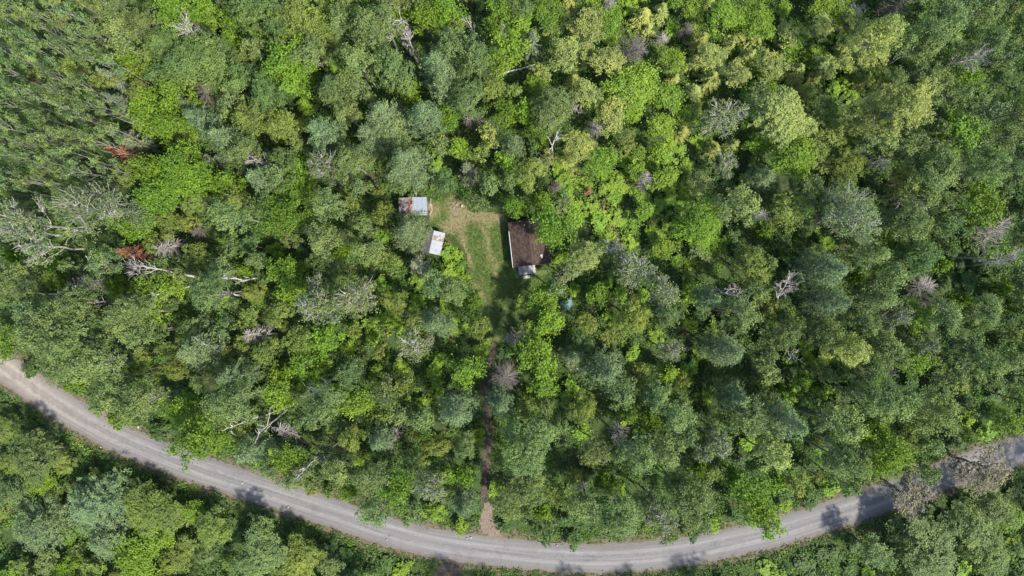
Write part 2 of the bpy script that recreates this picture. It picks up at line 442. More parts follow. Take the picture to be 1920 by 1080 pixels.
def leaves_from_clumps(C, O, rad, k, L, W, r, up=0.55, out=0.45, rnd=0.6, flat=0.7, stretch=1.0, tintc=None, along=0.0):
    """C centres, O outward unit vectors, rad clump radius, k leaves per clump -> V, F, tint"""
    n = len(C); idx = np.repeat(np.arange(n), k); N = n * k
    off = r.normal(size=(N, 3)) * 0.5; off[:, 2] *= flat
    o = O[idx]
    off += o * (r.normal(size=(N, 1)) * 0.5) * (stretch - 1.0)
    P = C[idx] + off * rad[idx][:, None]
    nrm = norm(np.array([0, 0, 1.0]) * up + o * out + r.normal(size=(N, 3)) * rnd * 0.6)
    d = r.normal(size=(N, 3)) + o * along * 3
    d = norm(d - nrm * (d * nrm).sum(1, keepdims=True)); s = np.cross(nrm, d)
    ll = (L * r.uniform(0.7, 1.25, N))[:, None]; ww = ll * W
    V = np.stack([P - d * ll * 0.5, P + s * ww * 0.5 - d * ll * 0.05, P + d * ll * 0.5, P - s * ww * 0.5 - d * ll * 0.05], 1).reshape(-1, 3)
    F = np.arange(N * 4).reshape(-1, 4)
    tc = r.uniform(0, 1, n) if tintc is None else tintc
    t = np.clip(tc[idx] * 0.6 + r.uniform(0, 1, N) * 0.4, 0, 1)
    return V, F, np.repeat(t, 4)

def tubes(lines, sides=5):
    """lines: list of (points (k,3), radii (k,))"""
    V, F, b = [], [], 0
    ang = np.arange(sides) / sides * 2 * math.pi
    for P, rd in lines:
        P = np.asarray(P, float); k = len(P)
        T = norm(np.gradient(P, axis=0)) if k > 2 else norm(np.repeat((P[1:] - P[:1]), k, 0))
        ref = np.where(abs(T[:, 2:3]) > 0.9, np.array([[1.0, 0, 0]]), np.array([[0, 0, 1.0]]))
        A = norm(np.cross(T, ref)); B = np.cross(T, A)
        ring = P[:, None] + (A[:, None] * np.cos(ang)[None, :, None] + B[:, None] * np.sin(ang)[None, :, None]) * np.asarray(rd)[:, None, None]
        V.append(ring.reshape(-1, 3))
        i = np.arange(k - 1)[:, None] * sides + np.arange(sides); j = np.arange(k - 1)[:, None] * sides + (np.arange(sides) + 1) % sides
        F.append(b + np.stack([i, j, j + sides, i + sides], -1).reshape(-1, 4)); b += k * sides
    return np.vstack(V), np.vstack(F)

def bend(p0, p1, n, r, amp, lift=0.0):
    t = np.linspace(0, 1, n)[:, None]; p0, p1 = np.asarray(p0, float), np.asarray(p1, float)
    P = p0 + (p1 - p0) * t; ln = np.linalg.norm(p1 - p0)
    P += r.normal(size=(n, 3)) * amp * ln * np.sin(t * math.pi)
    P[:, 2] += lift * ln * np.sin(t[:, 0] * math.pi)
    return P

def lobes_for(R, H, depth, nl, r, top=0.0):
    """rounded sub-crowns of one broadleaf crown"""
    cz = H - depth * 0.5; L = []
    p1, p2 = r.uniform(0, 6.283, 2)
    amp = lambda a: 1 + 0.22 * math.sin(2 * a + p1) + 0.16 * math.sin(3 * a + p2)      # uneven outline
    for i in range(nl):
        a = i * 2.399963 + r.uniform(-0.5, 0.5); q = math.sqrt((i + 0.35) / nl)
        rho = R * 0.74 * q * r.uniform(0.82, 1.2) * amp(a)
        rl = R * r.uniform(0.26, 0.42) * (1.12 - 0.25 * q)
        z = cz + depth * 0.5 * math.sqrt(max(0, 1 - q * q * 0.85)) - rl * 0.75 + r.uniform(-0.22, 0.12) * depth
        L.append((rho * math.cos(a), rho * math.sin(a), z, rl))
    for i in range(max(3, nl // 2)):                       # a lower skirt of branches
        a = r.uniform(0, 6.283); rho = R * r.uniform(0.4, 0.86) * amp(a); rl = R * r.uniform(0.18, 0.34)
        L.append((rho * math.cos(a), rho * math.sin(a), cz - depth * r.uniform(0.02, 0.36), rl))
    return L

STY = {  # clump radius, clump density per m2 of lobe shell, leaves per clump, leaf length, width ratio
    'fine':   dict(cr=0.42, den=1.7, k=22, L=0.225, W=0.75, nl=9, up=0.6, out=0.5, rnd=0.75, flat=0.75, st=1.2, depth=0.62),
    'slim':   dict(cr=0.36, den=1.4, k=18, L=0.215, W=0.75, nl=5, up=0.5, out=0.5, rnd=0.8, flat=0.9, st=1.2, depth=0.45),
    'broad':  dict(cr=0.56, den=1.05, k=19, L=0.31, W=0.62, nl=11, up=0.7, out=0.45, rnd=0.85, flat=0.5, st=1.8, depth=0.55),
    'dense':  dict(cr=0.34, den=3.0, k=17, L=0.20, W=0.8, nl=8, up=0.55, out=0.6, rnd=0.7, flat=0.8, st=1.0, depth=0.6),
    'sparse': dict(cr=0.40, den=0.85, k=13, L=0.25, W=0.72, nl=10, up=0.55, out=0.5, rnd=0.8, flat=0.75, st=1.3, depth=0.5),
    'shrub':  dict(cr=0.42, den=1.7, k=17, L=0.30, W=0.7, nl=7, up=0.8, out=0.4, rnd=0.6, flat=0.55, st=1.3, depth=0.85),
}
HGT = {1.2: 4.6, 1.7: 8.0, 2.6: 11.0, 3.7: 13.5, 5.0: 16.0}

def gen_broad(style, R, seed):
    r = np.random.default_rng(seed); S = STY[style]
    H = HGT[R] * (1.25 if style == 'slim' else 0.42 if style == 'shrub' else 0.85 if style in ('dense', 'broad') else 1.0)
    depth = H * S['depth']; lobes = lobes_for(R, H, depth, S['nl'] + (0 if R < 2 else 3 if R < 3 else 6 if R < 4.5 else 10), r)
    Cs, Os, Ts = [], [], []
    for (x, y, z, rl) in lobes:
        n = max(6, int(S['den'] * 4 * math.pi * rl * rl * 0.62))
        d = norm(r.normal(size=(n, 3))); d[:, 2] = np.where(d[:, 2] < -0.25, -d[:, 2], d[:, 2])
        rad = rl * np.where(r.uniform(0, 1, (n, 1)) < 0.8, r.uniform(0.82, 1.18, (n, 1)), r.uniform(0.3, 0.8, (n, 1)))
        Cs.append(np.array([x, y, z]) + d * rad * np.array([1, 1, 0.85])); Os.append(d)
        Ts.append(np.clip(r.uniform(0.05, 0.95) + r.normal(size=n) * 0.2, 0, 1))
    C, O, T = np.vstack(Cs), np.vstack(Os), np.concatenate(Ts)
    C[:, 2] = np.maximum(C[:, 2], 0.25)
    rad = S['cr'] * r.uniform(0.65, 1.3, len(C)) * (0.8 if R < 2 else 1.0)
    V, F, t = leaves_from_clumps(C, O, rad, S['k'], S['L'], S['W'], r, S['up'], S['out'], S['rnd'], S['flat'], S['st'], T, 0.3 if style == 'broad' else 0)
    crown = mesh_np('crown', V, F, {'tint': t})
    # trunk and limbs
    tr = 0.035 * R + 0.05
    lx, ly = r.normal(size=2) * 0.05 * R
    top = np.array([lx, ly, H - depth * 0.25])
    tp = bend((0, 0, -0.1), top, 7, r, 0.012)
    rr = np.linspace(tr * 1.15, tr * 0.35, 7); rr[0] *= 1.35
    lines = [(tp, rr)]
    for (x, y, z, rl) in lobes:
        zb = max(0.15 * H, z - rl * 0.6 - math.hypot(x, y) * 0.8); f = min(0.95, zb / top[2])
        b = np.array([top[0] * f, top[1] * f, zb])
        e = np.array([x, y, z + rl * 0.5])
        lines.append((bend(b, e, 5, r, 0.05), np.linspace(tr * 0.42, 0.025, 5)))
        if style == 'sparse':
            for q in range(7):
                d = norm(r.normal(size=3) + np.array([x, y, 1.5 * rl]) / max(R, 1)); e2 = e + d * rl * r.uniform(0.5, 1.15)
                m = b + (e - b) * r.uniform(0.5, 0.95)
                lines.append((bend(m, e2, 4, r, 0.07), np.linspace(0.05, 0.018, 4)))
    TV, TF = tubes(lines, 5)
    return mesh_np('trunk', TV, TF, smooth=True), crown, H

def gen_pine(R, seed):
    r = np.random.default_rng(seed); H = HGT[R] * 1.12
    lines = [(bend((0, 0, -0.1), (0, 0, H * 0.98), 7, r, 0.006), np.linspace(0.045 * R + 0.06, 0.03, 7))]
    Cs, Os, Ts = [], [], []
    nw = max(6, int(H * 0.75))
    for w in range(nw):
        f = w / (nw - 1); z = H * (0.28 + 0.70 * f)
        rl = R * (1.0 - f) ** 0.72 * (0.75 if f < 0.1 else 1.0) + 0.25
        nb = int(r.integers(5, 8)); a0 = r.uniform(0, 6.28)
        for b in range(nb):
            a = a0 + b * 6.283 / nb + r.normal() * 0.15; ln = rl * r.uniform(0.72, 1.12)
            d = np.array([math.cos(a), math.sin(a), 0.0]); e = np.array([0, 0, z]) + d * ln + np.array([0, 0, ln * r.uniform(0.05, 0.3)])
            lines.append((bend((0, 0, z - 0.05), e, 4, r, 0.03, -0.05), np.linspace(0.05, 0.018, 4)))
            nc = max(3, int(ln * 3.4)); tt = r.uniform(0.28, 1.05, nc); side = np.array([-d[1], d[0], 0])
            spread = (0.10 + 0.22 * tt) * ln * r.normal(size=nc) * 0.75
            c = np.array([0, 0, z]) + d * (ln * tt)[:, None] + side * spread[:, None]
            c[:, 2] += ln * 0.18 * tt + r.normal(size=nc) * 0.12
            Cs.append(c); Os.append(norm(d + side * (spread / max(ln, .3))[:, None] + np.array([0, 0, 0.55])))
            Ts.append(np.clip(r.uniform(0.2, 0.8) + r.normal(size=nc) * 0.15, 0, 1))
    C, O, T = np.vstack(Cs), np.vstack(Os), np.concatenate(Ts)
    rad = 0.36 * r.uniform(0.75, 1.25, len(C))
    V, F, t = leaves_from_clumps(C, O, rad, 19, 0.34, 0.30, r, 0.5, 0.2, 1.0, 0.7, 1.4, T, 0.55)
    TV, TF = tubes(lines, 5)
    return mesh_np('trunk', TV, TF, smooth=True), mesh_np('crown', V, F, {'tint': t}), H

def gen_spruce(R, seed):
    r = np.random.default_rng(seed); H = max(6.0, R * 4.6)
    lines = [(bend((0, 0, -0.1), (0, 0, H), 6, r, 0.003), np.linspace(0.05 * R + 0.05, 0.02, 6))]
    Cs, Os, Ts = [], [], []
    nw = int(H * 2.3)
    for w in range(nw):
        f = w / (nw - 1); z = H * (0.10 + 0.89 * f); rl = R * (1 - f) ** 0.9 + 0.10
        nb = int(r.integers(6, 9)) if f < 0.85 else 4
        for b in range(nb):
            a = r.uniform(0, 6.283); ln = rl * r.uniform(0.7, 1.12)
            d = np.array([math.cos(a), math.sin(a), -0.18])
            nc = max(2, int(ln * 4.2)); tt = np.linspace(0.25, 1.0, nc)
            c = np.array([0, 0, z]) + d * (ln * tt)[:, None] + r.normal(size=(nc, 3)) * 0.05
            Cs.append(c); Os.append(np.repeat(norm(d)[None], nc, 0)); Ts.append(np.clip(np.full(nc, r.uniform(0.2, 0.8)) + 0.1 * tt, 0, 1))
            if ln > 1.0: lines.append((np.array([[0, 0, z], np.array([0, 0, z]) + d * ln * 0.5, np.array([0, 0, z]) + d * ln]), [0.03, 0.02, 0.01]))
    C, O, T = np.vstack(Cs), np.vstack(Os), np.concatenate(Ts)
    V, F, t = leaves_from_clumps(C, O, np.full(len(C), 0.2), 9, 0.30, 0.30, r, 0.8, 0.1, 0.7, 0.35, 1.6, T, 0.9)
    TV, TF = tubes(lines, 4)
    return mesh_np('trunk', TV, TF, smooth=True), mesh_np('crown', V, F, {'tint': t}), H

def gen_dead(R, seed):
    """bare broadleaf: trunk mesh and branches mesh"""
    r = np.random.default_rng(seed); H = HGT[R] * 0.92
    tr = 0.045 * R + 0.06
    top = np.array([*(r.normal(size=2) * 0.06 * R), H * 0.92])
    TV, TF = tubes([(bend((0, 0, -0.1), top, 8, r, 0.02), np.linspace(tr * 1.3, 0.04, 8))], 6)
    lines = []
    def grow(p, d, ln, rad, lev):
        e = p + d * ln; P = bend(p, e, 5, r, 0.06, 0.04); lines.append((P, np.linspace(rad, rad * 0.45, 5)))
        if lev == 0: return
        for q in range(int(r.integers(4, 7))):
            f = r.uniform(0.3, 1.0); i = min(4, int(f * 4)); 
            nd = norm(d + r.normal(size=3) * 0.55 + np.array([0, 0, 0.12])); grow(P[i], nd, ln * r.uniform(0.38, 0.62), max(0.017, rad * 0.42), lev - 1)
    for q in range(int(5 + R * 2)):
        f = r.uniform(0.42, 0.98); a = q * 2.4 + r.uniform(-0.4, 0.4)
        d = norm(np.array([math.cos(a), math.sin(a), r.uniform(0.5, 1.7)])); grow(top * f, d, R * r.uniform(0.6, 1.0) * (1.25 - 0.5 * f), tr * 0.38, 2)
    BV, BF = tubes(lines, 4)
    return mesh_np('trunk', TV, TF, smooth=True), mesh_np('branches', BV, BF, smooth=True), H

def gen_feather(R, seed):
    """dead conifer: many fine radial twigs"""
    r = np.random.default_rng(seed); H = max(5.5, R * 4.4)
    TV, TF = tubes([(bend((0, 0, -0.1), (r.normal() * 0.15, r.normal() * 0.15, H), 7, r, 0.006), np.linspace(0.04 * R + 0.07, 0.025, 7))], 6)
    lines = []
    nb = int(26 + R * 26)
    for q in range(nb):
        f = r.uniform(0.28, 1.0) ; a = r.uniform(0, 6.283); ln = R * (1.08 - f * 0.75) * r.uniform(0.6, 1.1) + 0.2
        d = np.array([math.cos(a), math.sin(a), r.uniform(-0.25, 0.15) + 0.45 * f]); p = np.array([0, 0, H * f])
        P = bend(p, p + d * ln, 4, r, 0.05, 0.05); lines.append((P, np.linspace(0.05, 0.022, 4)))
        for w in range(int(3 + ln * 2.5)):
            m = P[0] + (P[-1] - P[0]) * r.uniform(0.3, 1.0); nd = norm(d + r.normal(size=3) * 0.6)
            lines.append((np.array([m, m + nd * ln * r.uniform(0.18, 0.42)]), [0.026, 0.012]))
    BV, BF = tubes(lines, 3)
    return mesh_np('trunk', TV, TF, smooth=True), mesh_np('branches', BV, BF), H

_cache = {}
def proto(style, R, var):
    key = (style, R, var)
    if key not in _cache:
        seed = abs(hash((style, int(R * 10), var))) % 100000 if False else (sum(map(ord, style)) * 131 + int(R * 10) * 17 + var * 7919)
        if style in STY: res = gen_broad(style, R, seed)
        elif style == 'pine': res = gen_pine(R, seed)
        elif style == 'spruce': res = gen_spruce(R, seed)
        elif style == 'dead': res = gen_dead(R, seed)
        else: res = gen_feather(R, seed)
        _cache[key] = res
    return _cache[key]

#  code: object name, category, wording, style, colour, bark, crown height share
SPEC = {
 'A': ('broadleaf_tree', 'tree', 'grey-green broadleaf tree', 'fine', (0.106, 0.148, 0.052), 'bark_pale'),
 'T': ('slender_tree', 'tree', 'slender grey-green tree', 'slim', (0.105, 0.148, 0.056), 'bark_pale'),
 'W': ('pale_tree', 'tree', 'pale yellow-green tree', 'fine', (0.190, 0.226, 0.070), 'bark_pale'),  # pale leaves; the warm upper-right light is partly put into this colour
 'O': ('dense_tree', 'tree', 'deep green dense-crowned tree', 'dense', (0.076, 0.122, 0.040), 'bark_brown'),
 'Y': ('olive_tree', 'tree', 'olive-yellow round-crowned tree', 'dense', (0.118, 0.156, 0.036), 'bark_brown'),
 'M': ('maple_tree', 'tree', 'bright green maple', 'broad', (0.088, 0.150, 0.016), 'bark_brown'),
 'L': ('lime_green_tree', 'tree', 'lime green leafy tree', 'broad', (0.118, 0.188, 0.022), 'bark_brown'),
 'P': ('pine_tree', 'pine tree', 'blue-green pine', 'pine', (0.092, 0.136, 0.064), 'bark_brown'),
 'S': ('spruce_tree', 'spruce tree', 'pale silvery spruce', 'spruce', (0.105, 0.132, 0.090), 'bark_brown'),
 'C': ('slim_conifer', 'spruce tree', 'slim yellow-green conifer', 'spruce', (0.190, 0.222, 0.064), 'bark_brown'),  # yellow-green needles, colour also carries the warm light at upper right
 'R': ('dying_conifer', 'spruce tree', 'rust-red dying conifer', 'spruce', (0.175, 0.082, 0.058), 'bark_brown'),
 'G': ('half_bare_tree', 'tree', 'half-bare grey-green tree with dead branches', 'sparse', (0.108, 0.138, 0.060), 'dead_wood'),
 'V': ('willow_tree', 'tree', 'grey-brown thin-leaved willow', 'sparse', (0.125, 0.120, 0.085), 'dead_brown'),
 'D': ('dead_tree', 'dead tree', 'bare dead grey tree', 'dead', None, 'dead_wood'),
 'F': ('dead_conifer', 'dead tree', 'dead grey feathery conifer', 'feather', None, 'dead_twig'),
 'N': ('brown_dead_conifer', 'dead tree', 'dead brown feathery conifer', 'feather', None, 'dead_brown'),
 'B': ('shrub', 'shrub', 'bright green low shrub', 'shrub', (0.122, 0.200, 0.024), 'bark_brown'),
 'K': ('dark_shrub', 'shrub', 'dark green low shrub', 'shrub', (0.052, 0.092, 0.028), 'bark_brown'),
}
CLASSES = (1.2, 1.7, 2.6, 3.7, 5.0)

# crowns traced from the photo: code, x, y, radius (photo pixels)
TREES = '''
D 353 50 32;M 327 13 45;M 383 23 30;A 270 47 35;A 177 63 28;A 230 70 30;A 207 13 35;O 307 80 35;O 357 113 58;O 310 132 33;O 393 100 42;M 253 117 32
Y 187 150 22;S 218 148 22;L 433 73 13;Y 453 97 18;O 480 14 48;M 440 27 25;M 482 40 25;O 533 57 35;Y 563 30 40;Y 600 57 38;A 580 97 30;M 540 123 45;M 567 157 25
A 477 90 22;O 447 150 28;O 473 133 20;D 497 130 14;M 333 180 33;O 403 157 20;Y 257 170 25;S 230 195 28;M 273 197 30;M 283 222 34;M 318 232 36;P 370 222 34;P 353 200 24;A 430 193 22
N 387 180 24;Y 470 220 33;O 500 180 35;Y 530 233 36;P 413 257 35;P 597 243 35;A 623 167 35;S 240 260 26;R 233 287 21;Y 240 323 30;M 345 322 52;M 290 318 40;M 322 352 34;A 453 280 28;D 477 297 33
P 480 335 33;A 522 335 25;O 530 300 28;M 563 313 22;G 607 310 35;S 397 300 14;M 550 350 28;M 423 340 22;A 640 40 26
A 697 43 38;O 660 33 20;A 670 113 35;D 733 53 20;D 760 63 23;M 797 27 33;M 840 20 30;Y 853 47 20;D 877 37 15;A 847 83 32;P 817 117 42;P 827 157 33;A 893 100 32;A 737 130 38
A 873 180 35;M 933 27 25;M 950 92 32;L 973 43 20;S 942 60 18;S 998 77 24;M 1023 27 30;O 973 10 25;Y 1033 60 18;W 1107 50 33;W 1063 103 27;L 1140 43 25;W 1017 133 18
M 1003 163 25;Y 923 160 28;Y 963 170 20;A 1037 200 46;W 1100 173 28;D 1077 203 20;L 1183 160 45;L 1253 187 25;N 1187 95 36;F 1240 73 15;F 1143 7 15;W 1140 113 27
P 717 213 45;P 687 250 40;P 793 213 42;P 757 300 50;A 667 160 33;A 655 300 35;A 650 213 28;M 847 217 25;N 887 227 22;L 860 277 17;Y 903 283 19;S 877 320 22;W 920 250 18
M 947 207 25;P 963 270 26;L 950 297 17;S 1007 297 11;Y 990 322 30;W 1027 300 18;W 1083 277 35;M 1007 243 25;F 1117 240 22;W 1150 217 33;L 1187 207 25;Y 1177 267 22
N 1153 283 10;F 1207 340 22;L 1123 300 36;L 1240 240 28;O 833 340 24;A 917 347 20;A 955 343 18;R 1103 357 8;N 1040 352 15;A 898 380 19;N 1282 22 16;N 1284 60 18
L 1360 27 35;L 1423 43 35;L 1560 13 35;D 1613 10 30;N 1680 10 25;W 1653 60 50;W 1630 95 38;A 1770 43 50;A 1740 77 35;A 1807 20 30;C 1313 77 24;C 1333 147 22;C 1390 50 20
C 1427 60 20;C 1493 133 22;C 1300 173 20;C 1403 107 20;W 1333 103 25;W 1540 50 26;W 1477 67 22;W 1450 120 25;W 1383 140 22;L 1487 80 25;L 1530 100 22;W 1553 123 22;G 1357 220 40
W 1467 217 56;Y 1553 233 46;W 1693 200 56;A 1653 262 30;A 1757 160 30;A 1803 173 25;A 1713 277 30;A 1723 133 22;D 1827 113 30;A 1860 77 30;A 1907 100 30;Y 1893 47 20;A 1853 13 30
M 1803 250 33;M 1815 147 25;M 1487 300 45;Y 1540 293 28;Y 1590 307 36;F 1620 287 13;D 1657 303 22;G 1360 307 25;W 1310 343 22;P 1437 330 34;A 1763 320 44;A 1863 307 44;Y 1697 333 25
M 1847 343 25;P 1870 207 22;A 1907 253 30;A 1680 150 24;W 1600 40 24;C 1240 20 18;C 1205 30 20;L 1260 110 26;L 1300 20 24
G 173 393 58;G 37 417 45;G 67 460 35;D 20 437 26;M 287 377 38;Y 310 417 25;M 253 423 28;Y 360 377 25;R 247 473 18;Y 287 460 18;F 320 463 27;N 373 433 15;Y 367 480 25
A 190 493 28;F 180 530 27;D 247 500 26;A 383 547 40;A 413 507 25;L 283 557 36;Y 477 550 25;M 533 510 28;M 533 553 22;M 533 403 40;A 433 403 33;Y 430 377 28
O 500 380 30;A 607 450 33;O 607 493 28;A 617 387 33;A 27 527 40;A 57 577 32;A 140 567 40;A 233 587 38;A 67 620 48;A 167 680 45;A 133 645 38;A 247 623 28;O 187 613 25;P 357 660 44
Y 313 650 18;Y 320 693 28;Y 257 697 20;F 490 627 22;Y 497 660 25;Y 457 643 20;Y 520 590 25;Y 467 597 22;G 593 573 44;A 627 560 36;G 597 537 25;Y 563 637 27;M 610 637 28;M 520 703 22
M 567 687 28;P 427 707 38;A 100 690 30;A 215 715 28
A 683 423 22;P 765 432 40;A 690 473 27;S 783 497 22;Y 730 493 22;B 842 472 15;B 848 505 17;B 856 480 12;B 862 500 12;B 868 520 11;G 670 557 46;A 847 543 25;A 817 533 22;M 888 562 16;G 777 647 30;P 813 607 32;Y 898 617 26
L 877 697 28;N 945 705 34;M 967 387 24;M 1040 427 34;G 1060 515 22;W 1093 483 35;D 1153 463 25;G 1193 507 38;M 1012 560 25;L 1027 603 31;A 1040 540 15;Y 1190 593 35;G 1247 547 28
A 1253 593 28;F 963 630 14;M 1003 667 34;P 1077 670 28;D 1068 680 17;P 1140 700 44;Y 1102 608 24;O 1090 643 25;M 1120 553 20;G 1257 657 28;Y 1147 630 22;A 1050 385 18
M 1313 420 50;M 1343 457 25;A 1383 387 33;F 1423 403 20;Y 1480 397 33;G 1597 403 56;A 1557 405 30;F 1700 373 20;A 1707 413 38;M 1843 387 33;O 1787 420 28;F 1857 440 27;Y 1407 493 35
A 1443 497 15;G 1313 467 20;D 1477 537 35;M 1667 457 25;P 1563 507 42;A 1630 477 33;A 1663 527 30;P 1573 567 38;O 1723 483 38;F 1730 537 25;N 1747 567 18;L 1720 590 24;A 1423 547 25
P 1337 560 28;A 1393 587 33;Y 1443 580 18;P 1370 660 44;A 1480 627 27;A 1543 627 30;W 1597 657 38;A 1640 560 34;A 1623 605 26;G 1680 593 25;A 1670 660 30;M 1717 677 23;G 1737 650 20
A 1773 593 30;D 1673 697 22;A 1640 690 26;D 1905 480 24;D 1885 485 20;Y 1903 627 16;D 1380 540 22
A 257 753 35;A 200 757 28;M 333 770 30;A 427 757 45;M 367 823 44;A 600 767 38;L 527 740 28;Y 440 810 22;F 540 810 22;M 540 860 26;A 550 897 25;G 607 853 15;P 460 853 26
Y 20 777 28;A 67 847 45;Y 123 843 25;Y 188 877 20;L 77 900 23;A 20 927 30;P 167 953 62;P 50 997 54;P 187 1020 44;Y 290 947 46;M 257 1043 44;Y 330 1053 28;Y 400 980 36;A 500 1010 40
A 477 1057 35;Y 573 1037 40;M 367 925 22;A 617 1062 22;Y 20 870 24
L 673 753 30;A 720 740 25;A 750 777 22;P 853 777 42;A 790 787 22;P 707 830 25;F 743 813 17;Y 813 840 28;A 693 897 33;M 747 913 28;G 807 913 33;A 707 962 31;M 873 893 22;P 868 953 25
A 993 837 58;A 987 910 40;P 940 757 31;A 948 945 25;Y 1040 927 22;L 1023 720 25;Y 1090 763 35;A 1120 847 33;A 1190 853 35;A 1247 843 30;F 1160 810 20;F 1093 910 11;A 1157 730 33
A 1230 743 28;A 1267 780 30;A 1107 953 30;A 1167 973 42;G 1240 965 32;A 1267 907 25;A 655 700 28
Y 1287 750 11;A 1280 773 25;P 1387 747 30;A 1410 783 33;P 1493 797 45;A 1573 797 35;A 1640 747 38;A 1690 753 33;A 1757 770 40;M 1633 810 30;M 1670 853 40;A 1590 867 40;W 1447 853 30
M 1413 917 33;A 1303 947 40;M 1427 970 33;A 1597 913 20;Y 1710 817 28;Y 1817 820 15;A 1747 833 22;M 1887 787 25;V 1847 880 48;V 1707 927 42;A 1740 885 20;A 1747 1032 58;A 1820 983 40
A 1863 937 30;M 1897 973 25;O 1863 1043 40;A 1647 1040 30;G 1350 830 22;G 1320 850 18
'''
parsed = []
for it in TREES.replace('\n', ';').split(';'):
    if it.strip():
        c, x, y, rr = it.split(); parsed.append((c, float(x), float(y), float(rr)))
explicit_n = len(parsed)
_g = []
for c, x, y, r in parsed:                 # keep the low verge below the road open
    p = np.array(px(x, y, 3.0)); i = int(np.argmin(np.hypot(*(ROAD - p).T))); d = float(np.hypot(*(ROAD[i] - p)))
    if p[1] < ROAD[i, 1] and y > 700 and c != 'V':
        need = 5.4 + r / PXM * 0.85
        if d < need: y += (need - d) * PXM * 0.8; x -= (need - d) * PXM * 0.3 * (1 if x < 960 else -1)
    _g.append((c, x, y, r))
parsed = _g

def height_of(c, r):
    st = SPEC[c][3]; rm = r / PXM * 0.9
    if st == 'shrub': return 1.2 + rm * 0.9
    if st in ('spruce', 'feather'): return min(15.0, max(5.5, rm * 4.8 + 1.0))
    if st == 'slim': return 17.0
    if st in ('dense', 'broad'): return min(15.5, 3.8 + rm * 2.9)
    if st == 'pine': return min(20.0, 6.0 + rm * 3.1)
    return min(19.5, 5.5 + rm * 3.4)

# -- filler crowns wherever the photo shows forest between the traced ones
def on_open(x, y, r):
    """does a crown at this picture place cover the road, clearing, driveway or a roof?"""
    P = np.array([px(x, y, 3.0)]); rm = r / PXM * 0.9
    if dist_line(P, ROAD)[0] < 2.7 + rm: return True
    if sd_poly(P, CLEAR)[0] < rm * 0.8: return True
    if dist_line(P, DRIVE)[0] < 0.45 + rm * 0.65: return True
    if dist_line(P, SPUR)[0] < 1.9 + rm: return True
    if math.hypot(x - 1065, y - 570) < 12 + r: return True            # the tarp shows through a gap
    return bool(on_building(P, rm + 0.2)[0])
fr = random.Random(21)
def below_road(x, y):
    p = np.array(px(x, y, 2.0)); i = int(np.argmin(np.hypot(*(ROAD - p).T))); return p[1] < ROAD[i, 1]
def filler_code(x, y):
    u = fr.random()
    if x < 215 and y < 400: return 'T' if u < 0.9 else ('G' if u < 0.95 else 'Y')
    if x > 1040 and y < 330 and x < 1640: return 'W' if u < 0.14 else 'L' if u < 0.32 else 'C' if u < 0.56 else 'M' if u < 0.64 else 'B'  # warm brightness of this zone partly painted as paler, yellower foliage
    if x > 1640 and y < 760: return 'A' if u < 0.5 else 'O' if u < 0.75 else 'K' if u < 0.88 else 'Y' if u < 0.94 else 'M'
    if 1050 < x < 1300 and 300 < y < 700: return 'B' if u < 0.82 else 'Y' if u < 0.9 else 'L'
    if 620 < x < 920 and 480 < y < 760: return 'B' if u < 0.5 else 'M' if u < 0.65 else 'Y' if u < 0.85 else 'A'
    if y > 880 and x < 700: return 'Y' if u < 0.4 else 'K' if u < 0.65 else 'M' if u < 0.8 else 'A'
    if y > 960: return 'K' if u < 0.4 else 'B' if u < 0.6 else 'A' if u < 0.85 else 'O'
    return 'A' if u < 0.26 else 'O' if u < 0.42 else 'Y' if u < 0.6 else 'M' if u < 0.74 else 'B' if u < 0.9 else 'K'
occ = [(x, y, r) for _, x, y, r in parsed]
RR = {'T': (16, 22), 'W': (15, 24), 'L': (13, 22), 'C': (13, 18), 'M': (12, 26), 'B': (12, 20), 'A': (15, 30), 'O': (14, 23), 'K': (12, 20), 'Y': (12, 26), 'G': (14, 20)}
filler = []
for tries in range(9000):
    x, y = fr.uniform(-35, 1955), fr.uniform(-30, 1110)
    c = filler_code(x, y); r = fr.uniform(*RR[c])
    if x > 1300 and y > 330 and c in 'AOY' and fr.random() < 0.35: c = 'K'; r = fr.uniform(*RR[c])
    scrub = 1050 < x < 1290 and 270 < y < 490
    ov = 0.80 if c != 'T' else 0.68
    if scrub: c = 'B' if c != 'L' else c; ov = 0.6; r = fr.uniform(11, 22)
    if c not in 'BK' and y > 700 and below_road(x, y) and dist_line(np.array([px(x, y, 3.0)]), ROAD)[0] < 6.2 + r / PXM: c = 'K'; r = min(r, 15)
    ok = True
    for (ox, oy, orr) in occ:
        dx, dy = x - ox, y - oy
        lim = ov * (r + orr) if orr < 30 else r * 0.72 + orr * 0.86
        if dx * dx + dy * dy < lim * lim: ok = False; break
    if not ok or on_open(x, y, r): continue
    occ.append((x, y, r)); filler.append((c, x, y, r))
ALL = [(c, x, y, r, True) for c, x, y, r in parsed] + [(c, x, y, r, False) for c, x, y, r in filler]

